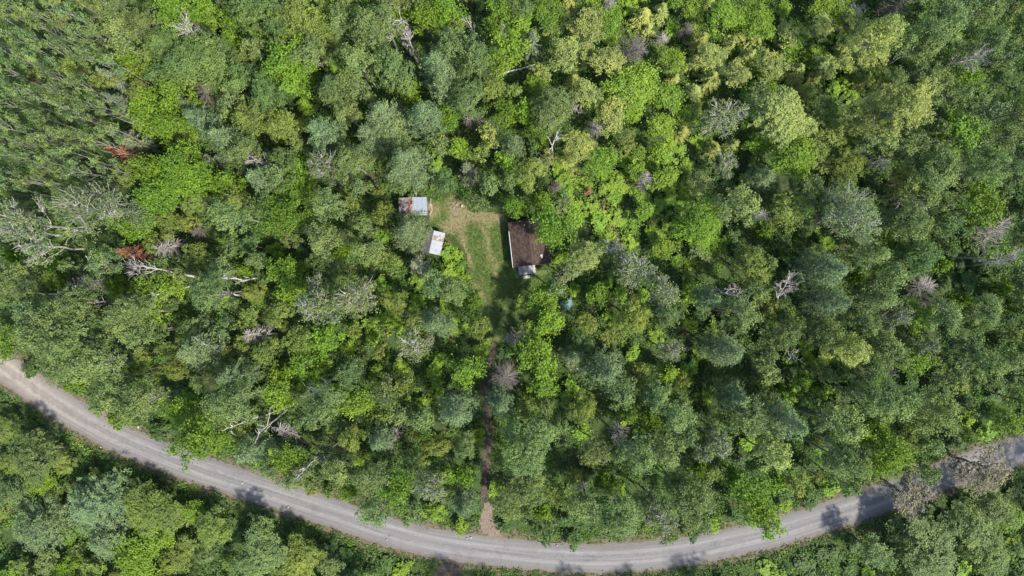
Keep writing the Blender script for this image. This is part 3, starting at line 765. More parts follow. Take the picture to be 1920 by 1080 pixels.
# -- labels that single out one tree each
def place_words(x, y):
    P = np.array([px(x, y, 2.0)])
    i = int(np.argmin(np.hypot(*(ROAD - P[0]).T))); below = P[0, 1] < ROAD[i, 1]
    third = 'left' if x < 640 else 'middle' if x < 1280 else 'right'
    if below:
        return {'left': 'below the road at lower left', 'middle': 'below the road, bottom middle', 'right': 'below the road at lower right'}[third]
    if np.hypot(*(P[0] - CABIN_C)) < 9.5: return 'beside the brown cabin'
    if np.hypot(*(P[0] - SHED1_C)) < 6.5: return 'beside the blue-roofed shed'
    if np.hypot(*(P[0] - SHED2_C)) < 5.5: return 'beside the tilted tin shed'
    if dist_line(P, DRIVE)[0] < 4.2: return 'along the driveway'
    if sd_poly(P, CLEAR)[0] < 4.0: return 'at the clearing edge'
    if dist_line(P, ROAD)[0] < 9.5:
        q = int(x // 320)
        return 'on the upper roadside, ' + ('far left', 'left', 'left of driveway', 'right of driveway', 'right', 'far right')[min(q, 5)]
    cols = ('far left', 'left', 'centre left', 'centre right', 'right', 'far right')[min(5, max(0, int(x // 320)))]
    rows = ('top edge', 'upper', 'mid-height', 'lower')[0 if y < 130 else 1 if y < 340 else 2 if y < 600 else 3]
    return f'in the {rows} {cols}'
ORD = ['leftmost', 'second', 'third', 'fourth', 'fifth', 'sixth', 'seventh', 'eighth', 'ninth', 'tenth', 'eleventh', 'twelfth', 'thirteenth', 'fourteenth', 'fifteenth', 'sixteenth']
keys = {}
for i, (c, x, y, r, e) in enumerate(ALL):
    sz = '' if c == 'T' else 'large ' if r >= 38 else 'medium ' if r >= 23 else 'small '
    keys.setdefault((sz, SPEC[c][2], place_words(x, y)), []).append(i)
LABEL = {}
for (sz, w, pl), ids in keys.items():
    ids.sort(key=lambda i: ALL[i][2])
    nb = max(1, math.ceil(len(ids) / 9))
    bands = [''] if nb == 1 else [' upper row', ' lower row'] if nb == 2 else [' ' + w_ + ' row' for w_ in ('top', 'second', 'third', 'fourth', 'fifth', 'sixth', 'seventh', 'eighth')[:nb]]
    for q in range(nb):
        part = sorted(ids[q * len(ids) // nb:(q + 1) * len(ids) // nb], key=lambda i: ALL[i][1])
        for k, i in enumerate(part):
            base = f'{sz}{w} {pl}' + (',' + bands[q] if nb > 1 else '')
            if len(part) == 1: LABEL[i] = base
            elif len(part) == 2: LABEL[i] = base + (', left one' if k == 0 else ', right one')
            else: LABEL[i] = base + (', leftmost' if k == 0 else ', rightmost' if k == len(part) - 1 else f', {ORD[k]} from left')
GROUP = {'tree': 'living trees of the forest', 'pine tree': 'pines among the forest', 'spruce tree': 'spruces among the forest', 'dead tree': 'dead trees standing in the forest', 'shrub': 'shrubs under the trees'}

tr_rng = random.Random(5)
for i, (c, x, y, r, explicit) in enumerate(ALL):
    name, cat, words, style, colr, bk = SPEC[c]
    h = height_of(c, r) * tr_rng.uniform(0.95, 1.2)
    if 'below the road' in LABEL[i]: h *= 0.5
    elif (1000 < x < 1640 and y < 340) or (1040 < x < 1345 and y < 520): h *= 0.62      # younger, lower growth
    hc = h * (0.82 if style not in ('spruce', 'feather', 'shrub') else 0.55)
    bx, by = px(x, y, hc)
    rm = r / PXM * (CAM_H - hc) / CAM_H * 1.06
    cl = min(CLASSES, key=lambda q: abs(math.log(q / rm)))
    nv = 3 if style in ('fine', 'dense', 'broad', 'slim') else 2
    tm, cm, H = proto(style, cl, tr_rng.randrange(nv))
    root = empty(name, (bx, by, 0), tr_rng.uniform(0, 6.283))
    s = rm / cl
    root.scale = (s * tr_rng.uniform(0.82, 1.18), s * tr_rng.uniform(0.82, 1.18), h / H)
    tag(root, LABEL[i], cat, GROUP[cat])
    t = link('trunk' if style != 'shrub' else 'stems', tm, root, M[bk])
    if colr is None:
        link('branches', cm, root, M[bk])
        ta, tm_ = tr_rng.uniform(0, 6.283), R_(tr_rng.uniform(6, 26))      # dead trees lean
        root.rotation_euler = (math.cos(ta) * tm_, math.sin(ta) * tm_, tr_rng.uniform(0, 6.283))
        tip = root.rotation_euler.to_matrix() @ Vector((0, 0, hc))
        root.location.x -= tip.x; root.location.y -= tip.y
    else:
        f = link('crown', cm, root, M['needle'] if style in ('pine', 'spruce') else M['leaf'])
        v = tr_rng.uniform(0.84, 1.16); hs = tr_rng.uniform(-0.08, 0.06)
        f.color = (colr[0] * v * (1 + hs), colr[1] * v, colr[2] * v * (1 - hs), 1)
print('TREES', explicit_n, len(filler), 'protos', len(_cache))

# the trunk meshes are shared between kinds with different bark: give each object its own slot
for o in COL.objects:
    if o.type == 'MESH' and o.parent is not None and o.name.split('.')[0] in ('trunk', 'stems', 'branches', 'crown'):
        root = o.parent
        sp = next(v for v in SPEC.values() if v[0] == root.name.split('.')[0])
        o.material_slots[0].link = 'OBJECT'
        o.material_slots[0].material = (M['needle'] if sp[3] in ('pine', 'spruce') else M['leaf']) if o.name.startswith('crown') else M[sp[5]]

# ------------------------------------------------------------------ undergrowth: one mass of low leaves over the forest floor
ur = np.random.default_rng(99)
gx, gy = np.meshgrid(np.arange(-100, 100, 1.45), np.arange(-62, 62, 1.45))
UP = np.stack([gx.ravel(), gy.ravel()], 1); UP += ur.uniform(-0.75, 0.75, UP.shape)
dr = dist_line(UP, ROAD); dc = sd_poly(UP, CLEAR); dd = dist_line(UP, DRIVE); ds = dist_line(UP, SPUR)
keep = (dr > 3.3) & (dc > 0.2) & (dd > 0.62) & (ds > 2.1) & ~on_building(UP, 0.5) & ~in_poly(UP, ENT)
den = np.clip(0.85 + 0.4 * wob(UP, 0.16, 4), 0.6, 1)
keep &= ur.uniform(0, 1, len(UP)) < den
UP, dr, dc = UP[keep], dr[keep], dc[keep]
hgt = 0.35 + 0.9 * np.clip(0.5 + 0.6 * wob(UP, 0.23, 8), 0, 1) + ur.uniform(0, 0.5, len(UP))
hgt *= 1 + 0.5 * np.clip(np.exp(-(((UP - np.array(px(1150, 400))) / 12.0) ** 2).sum(1)), 0, 1)
hgt *= np.clip((np.minimum(dr - 2.6, dc + 0.6)) / 3.5, 0.3, 1)
C = np.column_stack([UP, hgt * 0.62]); n = len(C)
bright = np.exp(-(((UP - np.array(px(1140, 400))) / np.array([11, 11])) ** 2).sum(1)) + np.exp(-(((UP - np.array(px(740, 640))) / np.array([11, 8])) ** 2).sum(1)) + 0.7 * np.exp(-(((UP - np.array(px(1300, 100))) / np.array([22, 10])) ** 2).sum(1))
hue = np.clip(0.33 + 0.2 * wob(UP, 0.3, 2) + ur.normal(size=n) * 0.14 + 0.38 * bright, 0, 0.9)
V, F, t = leaves_from_clumps(C, np.repeat(np.array([[0, 0, 1.0]]), n, 0), 0.95 * ur.uniform(0.7, 1.3, n), 44, 0.33, 0.70, ur, 0.7, 0.2, 0.8, 0.42, 1.0)
z0 = V[:, 2].reshape(-1, 4).min(1); V[:, 2] += np.repeat(np.maximum(0, 0.03 - z0), 4)
m = mesh_np('undergrowth', V, F, {'tint': t, 'hue': np.repeat(hue, 44 * 4)})
tag(link('undergrowth', m, None, M['undergrowth']), 'mixed low green undergrowth covering the forest floor between the trees', 'undergrowth', kind='stuff')

# verge weeds along both road edges
s_idx = ur.integers(0, len(ROAD) - 1, 5200); Tn = np.gradient(ROAD, axis=0); Tn /= np.linalg.norm(Tn, axis=1)[:, None]
side = np.where(ur.uniform(0, 1, 5200) < 0.55, -1.0, 1.0)
offd = 2.75 + np.abs(ur.normal(size=5200)) * 1.1
VP = ROAD[s_idx] + np.stack([-Tn[s_idx, 1], Tn[s_idx, 0]], 1) * (side * offd)[:, None] + ur.normal(size=(5200, 2)) * 0.2
k_ = (dist_line(VP, DRIVE) > 1.3) & (dist_line(VP, SPUR) > 1.7) & ~in_poly(VP, ENT) & (dist_line(VP, ROAD) > 2.55)
k_ &= (wob(VP, 0.35, 6) + ur.normal(size=len(VP)) * 0.4) > -0.55
VP = VP[k_]; n = len(VP)
V, F, t = leaves_from_clumps(np.column_stack([VP, np.full(n, 0.14)]), np.repeat(np.array([[0, 0, 1.0]]), n, 0), 0.3 * ur.uniform(0.6, 1.3, n), 9, 0.24, 0.45, ur, 0.6, 0.2, 0.9, 0.4)
z0 = V[:, 2].reshape(-1, 4).min(1); V[:, 2] += np.repeat(np.maximum(0, 0.02 - z0), 4)
hue = np.clip(0.35 + 0.3 * wob(VP, 0.5, 1) + ur.normal(size=n) * 0.2, 0, 1)
tag(link('roadside_weeds', mesh_np('roadside_weeds', V, F, {'tint': t, 'hue': np.repeat(hue, 36)}), None, M['undergrowth']),
    'low weeds and grass along both edges of the gravel road', 'weeds', kind='stuff')

# grass of the clearing
q = ur.uniform(CLEAR.min(0) - 0.5, CLEAR.max(0) + 0.5, (30000, 2)); dq = sd_poly(q, CLEAR); dryq = dry_fields(q)
k_ = (dq < 0.35) & ~on_building(q, 0.05) & (ur.uniform(0, 1, len(q)) < np.clip(1.1 - dryq, 0.3, 1)) & (dist_line(q, DRIVE) > 0.5)
q, dryq = q[k_], dryq[k_]; n = len(q)
V, F, t = leaves_from_clumps(np.column_stack([q, np.full(n, 0.10)]), np.repeat(np.array([[0, 0, 1.0]]), n, 0), 0.14 * ur.uniform(0.6, 1.4, n), 5, 0.17, 0.3, ur, 0.5, 0.1, 1.2, 0.4)
z0 = V[:, 2].reshape(-1, 4).min(1); V[:, 2] += np.repeat(np.maximum(0, 0.05 - z0), 4)
hue = np.clip(0.22 + 0.75 * dryq + ur.normal(size=n) * 0.2 + 0.12 * wob(q, 0.8, 3), 0, 1)
tag(link('grass', mesh_np('grass', V, F, {'tint': t, 'hue': np.repeat(hue, 20)}), None, M['grass']),
    'short green and straw-coloured grass covering the clearing between cabin and sheds', 'grass', kind='stuff')

# forest going on outside the picture
fx = np.random.default_rng(3); fm_t, fm_c, fH = gen_broad('sparse', 3.7, 4242)
nvc = len(fm_c.vertices); base = np.empty(nvc * 3, np.float32); fm_c.vertices.foreach_get('co', base); base = base.reshape(-1, 3)
tb = np.empty(nvc, np.float32); fm_c.attributes['tint'].data.foreach_get('value', tb)
base = base.reshape(-1, 4, 3)[::3]; tb = np.repeat(tb.reshape(-1, 4)[::3, 0], 4)
cen = base.mean(1, keepdims=True); base = (cen + (base - cen) * 1.75).reshape(-1, 3)
pts = []
for tr in range(4000):
    p = fx.uniform((-113, -78), (113, 74))
    if -93 < p[0] < 93 and -54 < p[1] < 53: continue
    if dist_line(p[None], ROAD)[0] < 6.5 or dist_line(p[None], SPUR)[0] < 5.5: continue
    if any((p[0] - a[0]) ** 2 + (p[1] - a[1]) ** 2 < 24 for a in pts): continue
    pts.append(p)
VV, TT, HH = [], [], []
for p in pts:
    a = fx.uniform(0, 6.28); s = fx.uniform(0.7, 1.15); cs, sn = math.cos(a), math.sin(a)
    b = base * s; VV.append(np.column_stack([b[:, 0] * cs - b[:, 1] * sn + p[0], b[:, 0] * sn + b[:, 1] * cs + p[1], b[:, 2]])); TT.append(tb)
    HH.append(np.full(len(b), np.clip(fx.uniform(0.1, 0.75), 0, 1)))
VV = np.vstack(VV)
tag(link('surrounding_forest', mesh_np('surrounding_forest', VV, np.arange(len(VV)).reshape(-1, 4), {'tint': np.concatenate(TT), 'hue': np.concatenate(HH)}), None, M['undergrowth']),
    'mixed green forest canopy going on all round the pictured woods', 'forest', kind='stuff')
bpy.data.meshes.remove(fm_t)

# ------------------------------------------------------------------ cabin
cab = empty('cabin', (*CABIN_C, 0), CABIN_R)
tag(cab, 'cabin with brown shingled gable roof and white left eave beside the grassy clearing', 'cabin')
HW, HL, ZE, ZR = 3.25, 3.82, 2.55, 4.05            # roof half width, half length, eave and ridge height
WX, WY = 2.85, 3.35                                # wall half sizes
def wall_boards(x0, x1, y0, y1, top, horizontal_axis, name='wall'):
    b = MB(); z = 0.0; j = 0
    while z < top - 0.01:
        z1 = min(top, z + 0.22); o = 0.012 * (j % 2)
        if horizontal_axis == 'x': b.box(x0, x1, y0 - o, y1 + o, z, z1 - 0.008, random.random())
        else: b.box(x0 - o, x1 + o, y0, y1, z, z1 - 0.008, random.random())
        z = z1; j += 1
    return b.build(name, M['wall_wood'], cab)
wall_boards(-WX, -WX + 0.12, -WY, WY, ZE + 0.05, 'y')
wall_boards(WX - 0.12, WX, -WY, WY, ZE + 0.05, 'y')
for sy in (-1, 1):
    y0 = sy * WY - (0.12 if sy > 0 else 0)
    w = wall_boards(-WX + 0.13, WX - 0.13, y0, y0 + 0.12, ZE + 0.05, 'x')
    gb = MB(); k = (ZR - ZE) / HW; zt = ZR - 0.12
    gb.hexa([(-WX + 0.13, y0, ZE + 0.06), (WX - 0.13, y0, ZE + 0.06), (WX - 0.13, y0 + 0.12, ZE + 0.06), (-WX + 0.13, y0 + 0.12, ZE + 0.06),
             (-0.1, y0, zt), (0.1, y0, zt), (0.1, y0 + 0.12, zt), (-0.1, y0 + 0.12, zt)])
    gb.build('gable', M['wall_wood'], cab)
# roof decks with lapped shingle courses
SL = math.hypot(HW, ZR - ZE); cs, sn = HW / SL, (ZR - ZE) / SL
rs = random.Random(3)
for sx in (-1, 1):
    def on(u, y, h):                               # u metres down the slope from the ridge, h above it
        return (sx * (u * cs + h * sn), y, ZR - u * sn + h * cs)
    d = MB(); d.hexa([on(0, -HL, -0.12), on(SL, -HL, -0.12), on(SL, HL, -0.12), on(0, HL, -0.12), on(0, -HL, -0.002), on(SL, -HL, -0.002), on(SL, HL, -0.002), on(0, HL, -0.002)])
    deck = d.build('roof_slope', M['felt'], cab)
    sh = MB(); nc = 17; ch = (SL + 0.04) / nc
    for c in range(nc):
        y = -HL - rs.uniform(0, 0.25); tone = rs.uniform(-0.08, 0.08)
        while y < HL:
            y1 = min(HL + 0.02, y + rs.uniform(0.26, 0.40)); ya = max(y, -HL - 0.02)
            if y1 - ya > 0.04:
                u0, u1 = c * ch, (c + 1) * ch + rs.uniform(0, 0.05); t = min(1, max(0, 0.5 + (rs.random() - 0.5) * 0.6 + tone))
                sh.hexa([on(u0, ya, 0.0), on(u1, ya, 0.012), on(u1, y1 - 0.012, 0.012), on(u0, y1 - 0.012, 0.0),
                         on(u0, ya, 0.012), on(u1, ya, 0.045), on(u1, y1 - 0.012, 0.045), on(u0, y1 - 0.012, 0.012)], t)
            y = y1
    tag(sh.build('shingles', M['shingle'], deck), kind='stuff')
b = MB(); b.hexa([(-0.16, -HL, ZR - 0.04), (0.16, -HL, ZR - 0.04), (0.16, HL, ZR - 0.04), (-0.16, HL, ZR - 0.04), (-0.02, -HL, ZR + 0.06), (0.02, -HL, ZR + 0.06), (0.02, HL, ZR + 0.06), (-0.02, HL, ZR + 0.06)])
b.build('ridge_cap', M['shingle'], cab)
b = MB(); b.box(-HW - 0.12, -HW + 0.0, -HL - 0.05, HL - 1.45, ZE - 0.12, ZE + 0.03, 0.8); b.build('gutter', M['white_paint'], cab)
b = MB(); b.box(-HW - 0.10, -HW - 0.03, -HL + 0.1, -HL + 0.17, 0.05, ZE - 0.12, 0.6); b.build('downpipe', M['white_paint'], cab)
for sy in (-1, 1):                                  # barge boards
    for sx in (-1, 1):
        y = sy * (HL + 0.045); b = MB()
        b.hexa([(0, y - 0.02, ZR - 0.16), (sx * HW, y - 0.02, ZE - 0.16), (sx * HW, y + 0.02, ZE - 0.16), (0, y + 0.02, ZR - 0.16),
                (0, y - 0.02, ZR - 0.0), (sx * HW, y - 0.02, ZE - 0.0), (sx * HW, y + 0.02, ZE - 0.0), (0, y + 0.02, ZR - 0.0)])
        b.build('barge_board', M['wall_wood'], cab)
# roof vent: white box with a flue pipe below it
ux, uy = 1.75, -2.55; zz = ZR - ux * (ZR - ZE) / HW
b = MB(); b.box(ux - 0.17, ux + 0.17, uy - 0.05, uy + 0.30, zz - 0.12, zz + 0.40, 0.9); vent = b.build('roof_vent', M['white_paint'], cab)
ang = np.arange(10) / 10 * 2 * math.pi
pv, pf = tubes([(np.array([[ux + 0.06, uy - 0.2, zz - 0.1], [ux + 0.06, uy - 0.2, zz + 0.3], [ux + 0.06, uy - 0.2, zz + 0.45]]), [0.07, 0.07, 0.07])], 10)
link('flue_pipe', mesh_np('flue_pipe', pv, pf, {'tint': np.full(len(pv), 0.9)}), vent, M['white_paint'])
b = MB(); b.box(ux - 0.03, ux + 0.15, uy - 0.29, uy - 0.11, zz + 0.45, zz + 0.49, 0.7); b.build('flue_cap', M['white_paint'], vent)
# door and windows
b = MB(); b.box(-1.3, -0.42, -WY - 0.05, -WY - 0.015, 0.5, 2.45, 0.7); dr_ = b.build('door', M['shed_wood'], cab)
b = MB(); b.box(-0.56, -0.50, -WY - 0.10, -WY - 0.052, 1.4, 1.52); b.build('handle', M['metal_grey'], dr_)
def window(x0, x1, y0, y1, z0, z1, ax):
    b = MB(); b.box(x0, x1, y0, y1, z0, z1); w = b.build('window', M['dark_glass'], cab)
    f = MB(); t = 0.07
    if ax == 'x':
        for (a, c, e, g_) in ((x0 - t, x1 + t, z0 - t, z0), (x0 - t, x1 + t, z1, z1 + t), (x0 - t, x0, z0 + .003, z1 - .003), (x1, x1 + t, z0 + .003, z1 - .003)):
            f.box(a, c, y0 - 0.02, y1 + 0.01, e, g_, 0.9)
    else:
        for (a, c, e, g_) in ((y0 - t, y1 + t, z0 - t, z0), (y0 - t, y1 + t, z1, z1 + t), (y0 - t, y0, z0 + .003, z1 - .003), (y1, y1 + t, z0 + .003, z1 - .003)):
            f.box(x0 - 0.02, x1 + 0.01, a, c, e, g_, 0.9)
    f.build('window_frame', M['white_paint'], w)
window(0.7, 1.8, -WY - 0.05, -WY - 0.015, 1.1, 2.0, 'x')
window(-WX - 0.05, -WX - 0.015, -1.6, -0.5, 1.1, 2.0, 'y')
window(-WX - 0.05, -WX - 0.015, 1.0, 2.1, 1.1, 2.0, 'y')

# deck in front of the cabin and its step
dk = empty('deck', (*CABIN_C, 0), CABIN_R)
tag(dk, 'weathered grey plank deck at the lower end of the brown cabin', 'deck')
x = -2.42; j = 0
while x < 0.42:
    b = MB(); b.box(x, x + 0.178, -5.22 - rs.uniform(0, 0.04), -WY - 0.13, 0.42, 0.46, rs.random()); b.build('plank', M['grey_wood'], dk); x += 0.2
for yy in (-5.1, -4.3, -3.6):
    b = MB(); b.box(-2.42, 0.42, yy - 0.05, yy + 0.05, 0.28, 0.417, 0.3); b.build('joist', M['grey_wood'], dk)
for xx in (-2.35, -1.0, 0.35):
    for yy in (-5.1, -3.6):
        b = MB(); b.box(xx - 0.06, xx + 0.06, yy - 0.06, yy + 0.06, 0.0, 0.277, 0.3); b.build('post', M['grey_wood'], dk)
st = empty('doorstep', (*CABIN_C, 0), CABIN_R)
tag(st, 'small grey wooden step below the plank deck of the cabin', 'step')
for q_ in range(3):
    b = MB(); b.box(-1.75, -0.55, -5.98 + q_ * 0.17, -5.98 + q_ * 0.17 + 0.155, 0.19, 0.225, 0.5 + 0.2 * q_); b.build('plank', M['grey_wood'], st)
for xx in (-1.66, -0.70):
    b = MB(); b.box(xx, xx + 0.06, -5.94, -5.54, 0.0, 0.187, 0.3); b.build('support', M['grey_wood'], st)

# ------------------------------------------------------------------ corrugated sheets
def corrugated(parent, P, w, l, mat, amp=0.018, tint=0.5):
    """P(u,v,h) -> point; u across the sheet 0..w, v along 0..l"""
    n = max(8, int(w / 0.038)); u = np.linspace(0, w, n + 1); V = []
    for h in (0.0, 0.008):
        for v in (0.0, l * 0.5, l):
            V += [P(a, v, h + amp * math.sin(a / 0.152 * 2 * math.pi)) for a in u]
    k = n + 1; F = []
    for s in range(2):
        for r_ in range(2):
            b0 = s * 3 * k + r_ * k
            for i in range(n):
                q = (b0 + i, b0 + i + 1, b0 + k + i + 1, b0 + k + i); F.append(q if s else q[::-1])
    m = mesh_np('roof_sheet', V, F)
    return link('roof_sheet', m, parent, mat)

s1 = empty('shed', (*SHED1_C, 0), 0.0)
tag(s1, 'shed with half pale blue, half rusty red metal roof at upper left of the clearing', 'shed')
SX, SY = 2.42, 1.47
def zr1(y): return 2.42 + (y + SY) * 0.16
mats1 = ['metal_dark', 'metal_dark', 'metal_red', 'metal_blue', 'metal_blue', 'metal_blue']
wds = [0.82, 0.82, 0.72, 0.83, 0.83, 0.83]; x = -SX
for i, (mt, w) in enumerate(zip(mats1, wds)):
    dz = 0.006 * (i % 2) + (0.015 if i >= 3 else 0)
    corrugated(s1, lambda u, v, h, x=x, dz=dz: (x + u, -SY + v, zr1(-SY + v) + h + dz), w - 0.004, 2 * SY + (0.1 if i >= 3 else 0.0), M[mt]); x += w
for x in (-SX + 0.12, -0.0, SX - 0.24):
    b = MB(); b.hexa([(x, -SY + .03, zr1(-SY) - .14), (x + .09, -SY + .03, zr1(-SY) - .14), (x + .09, SY - .03, zr1(SY) - .14), (x, SY - .03, zr1(SY) - .14),
                      (x, -SY + .03, zr1(-SY) - .024), (x + .09, -SY + .03, zr1(-SY) - .024), (x + .09, SY - .03, zr1(SY) - .024), (x, SY - .03, zr1(SY) - .024)], 0.4)
    b.build('rafter', M['shed_wood'], s1)
def board_wall(parent, p0, p1, ztop, mat, thick=0.03):
    """vertical boards from p0 to p1, each board a part"""
    p0, p1 = np.array(p0), np.array(p1); ln = np.linalg.norm(p1 - p0); d = (p1 - p0) / ln; nn = np.array([-d[1], d[0]]); n = int(ln / 0.24)
    for i in range(n):
        a = p0 + d * (i * ln / n); c = p0 + d * ((i + 1) * ln / n - 0.012); e = nn * thick * (1 + 0.3 * (i % 2))
        za, zc = ztop(a), ztop(c); lo = rs.uniform(0.0, 0.05)
        b = MB(); b.hexa([(*a, lo), (*c, lo), (*(c + e), lo), (*(a + e), lo), (*a, za), (*c, zc), (*(c + e), zc), (*(a + e), za)], rs.random())
        b.build('board', mat, parent)
zt1 = lambda p: zr1(p[1]) - 0.15
e1, e2 = SX - 0.22, SY - 0.2
board_wall(s1, (-e1, -e2), (e1, -e2), zt1, M['shed_wood'])
board_wall(s1, (e1, -e2), (e1, e2), zt1, M['shed_wood'])
board_wall(s1, (e1, e2), (-e1, e2), zt1, M['shed_wood'])
board_wall(s1, (-e1, e2), (-e1, -e2), zt1, M['shed_wood'])

s2 = empty('shed', (*SHED2_C, 0), SHED2_R)
tag(s2, 'tilted small tin shed with whitish bright right slope below the blue-roofed shed', 'shed')
A, Bq, E2, R2 = 1.86, 1.98, 2.15, 2.95                 # half width, half length, eave, ridge
sl2 = math.hypot(A, R2 - E2); c2, n2 = A / sl2, (R2 - E2) / sl2
mR = ['metal_white', 'metal_white', 'metal_white', 'metal_pink', 'metal_white']; mL = ['metal_grey'] * 5  # right slope whitish, left slope coloured darker to stand for its shade
for sx, mats in ((1, mR), (-1, mL)):
    yy = -Bq
    for i, mt in enumerate(mats):
        w = 2 * Bq / 5; dz = 0.012 * (i % 2)
        def P(u, v, h, yy=yy, sx=sx, dz=dz): return (sx * (v * c2 + (h + dz) * n2), yy + (u if sx > 0 else u), R2 - v * n2 + (h + dz) * c2)
        corrugated(s2, P, w - 0.004, sl2 + rs.uniform(-0.03, 0.06), M[mt]); yy += w
zt2 = lambda p: min(R2 - abs(p[0]) * (R2 - E2) / A, 9) - 0.10
board_wall(s2, (-A + .2, -Bq + .15), (A - .2, -Bq + .15), zt2, M['shed_wood'])
board_wall(s2, (A - .2, -Bq + .15), (A - .2, Bq - .15), zt2, M['shed_wood'])
board_wall(s2, (A - .2, Bq - .15), (-A + .2, Bq - .15), zt2, M['shed_wood'])
board_wall(s2, (-A + .2, Bq - .15), (-A + .2, -Bq + .15), zt2, M['shed_wood'])
b = MB(); b.hexa([(-.12, -Bq, R2 - .02), (.12, -Bq, R2 - .02), (.12, Bq, R2 - .02), (-.12, Bq, R2 - .02), (-.02, -Bq, R2 + .05), (.02, -Bq, R2 + .05), (.02, Bq, R2 + .05), (-.02, Bq, R2 + .05)], 0.6)
b.build('ridge_cap', M['metal_white'], s2)

# loose boards leaning by the blue-roofed shed
for i, (dx, dy, ln, a) in enumerate(((2.72, 0.9, 1.5, 84), (2.95, 0.1, 1.2, 97), (2.80, -0.8, 1.0, 70))):
    o = MB(); o.box(-ln / 2, ln / 2, -0.09, 0.09, 0.03, 0.07, 0.8); o = o.build('loose_board', M['shed_wood'])
    o.location = (SHED1_C[0] + dx, SHED1_C[1] + dy, 0.03); o.rotation_euler = (0, 0, R_(a))
    tag(o, ('long pale board lying beside the right wall of the blue-roofed shed', 'middle one of three boards lying right of the blue-roofed shed', 'short board at the lower right corner of the blue-roofed shed')[i], 'board', 'boards beside the shed')

# pale teal tarp over a low heap
tx, ty = px(1065, 570, 0.9)
n = 22; u = np.linspace(-1, 1, n); X, Y = np.meshgrid(u, u); P = np.stack([X.ravel(), Y.ravel()], 1)
h = 0.95 * np.clip(1.15 - np.maximum(abs(P[:, 0]), abs(P[:, 1])) ** 3.0 * 1.05, 0.03, 1) + 0.07 * wob(P, 3.5, 2)
i = (np.arange(n - 1)[:, None] * n + np.arange(n - 1)).ravel(); Fq = np.stack([i, i + 1, i + n + 1, i + n], -1)
tp = link('tarp', mesh_np('tarp', np.column_stack([P[:, 0] * 1.15, P[:, 1] * 1.0, np.maximum(h, 0.03)]), Fq, smooth=True), None, M['tarp'])
tp.location = (tx, ty, 0.0); tp.rotation_euler = (0, 0, R_(28))
tag(tp, 'pale teal tarp draped over a low heap under the trees below the cabin', 'tarp')

# fallen logs and bleached snags lying in the canopy gaps
LOGS = [((945, 137), (1003, 121), 0.17, 'birch', 'pale birch log lying in the forest above the clearing'),
        ((1356, 845), (1378, 866), 0.12, 'dead_brown', 'dark fallen log in the lower right forest'),
        ((1008, 1017), (1048, 1019), 0.07, 'dead_brown', 'thin dark log lying on the upper road edge'),
        ((395, 745), (430, 722), 0.14, 'dead_wood', 'grey fallen log in the lower left forest'),
        ((62, 549), (118, 551), 0.17, 'dead_wood', 'grey fallen log at far left in a dark gap')]
for a, c, rd, mt, lb in LOGS:
    zl = 0.3 + rd
    p0, p1 = np.array([*px(*a, zl), zl]), np.array([*px(*c, zl), zl + 0.15])
    if 'road edge' in lb: p0[2] = p1[2] = 0.14
    r = np.random.default_rng(int(a[0])); Pn = bend(p0, p1, 6, r, 0.012); mid = p0.copy(); Pn -= mid
    lines = [(Pn, np.linspace(rd, rd * 0.6, 6))]
    for q_ in range(4):
        m_ = Pn[1 + q_]; d = norm(r.normal(size=3) * np.array([1, 1, 0.4])); lines.append((np.array([m_, m_ + d * 0.7]), [rd * 0.3, 0.02]))
    lv, lf = tubes(lines, 7); o = link('fallen_log', mesh_np('fallen_log', lv, lf, smooth=True), None, M[mt]); o.location = mid
    tag(o, lb, 'log', 'fallen logs')

# long pale dead trunks leaning through the canopy, bark gone, a few broken limbs left
SNAGS = [((505, 523), (416, 522), 'long pale dead trunk leaning left below the middle left maples'), ((352, 516), (268, 498), 'pale forked dead trunk leaning left above the lime green tree at left'),
         ((452, 551), (398, 554), 'short pale dead trunk just below the long leaning trunk at left'), ((348, 538), (288, 553), 'thin pale dead trunk touching the lime green tree at left'),
         ((442, 652), (384, 646), 'pale dead trunk poking out of the blue-green pine, lower left'), ((250, 668), (205, 676), 'thin dead trunk over the dark gap in the lower far left'),
         ((522, 768), (436, 800), 'long pale dead trunk leaning toward the road, lower left'), ((527, 776), (486, 812), 'shorter pale dead trunk beside the long one leaning toward the road'),
         ((602, 853), (562, 890), 'pale broken dead trunk near the upper roadside, left of centre'), ((632, 703), (588, 738), 'pale dead trunk leaning down left in the lower middle left forest'),
         ((1032, 292), (1039, 262), 'white broken snag standing above the clearing'), ((1334, 541), (1400, 562), 'grey dead trunk leaning right in the middle right forest'),
         ((1472, 642), (1492, 678), 'grey dead trunk leaning down right, lower right forest'), ((768, 92), (752, 40), 'pale crooked dead trunk near the top, left of centre'),
         ((742, 86), (728, 46), 'thin dead trunk near the top beside the crooked one'), ((200, 528), (142, 536), 'pinkish-grey dead trunk leaning left at far left'),
         ((1330, 820), (1362, 848), 'pale dead trunk over the shaded gap, lower right of centre'), ((232, 505), (176, 494), 'thin grey dead trunk beside the rust-brown conifer at left')]
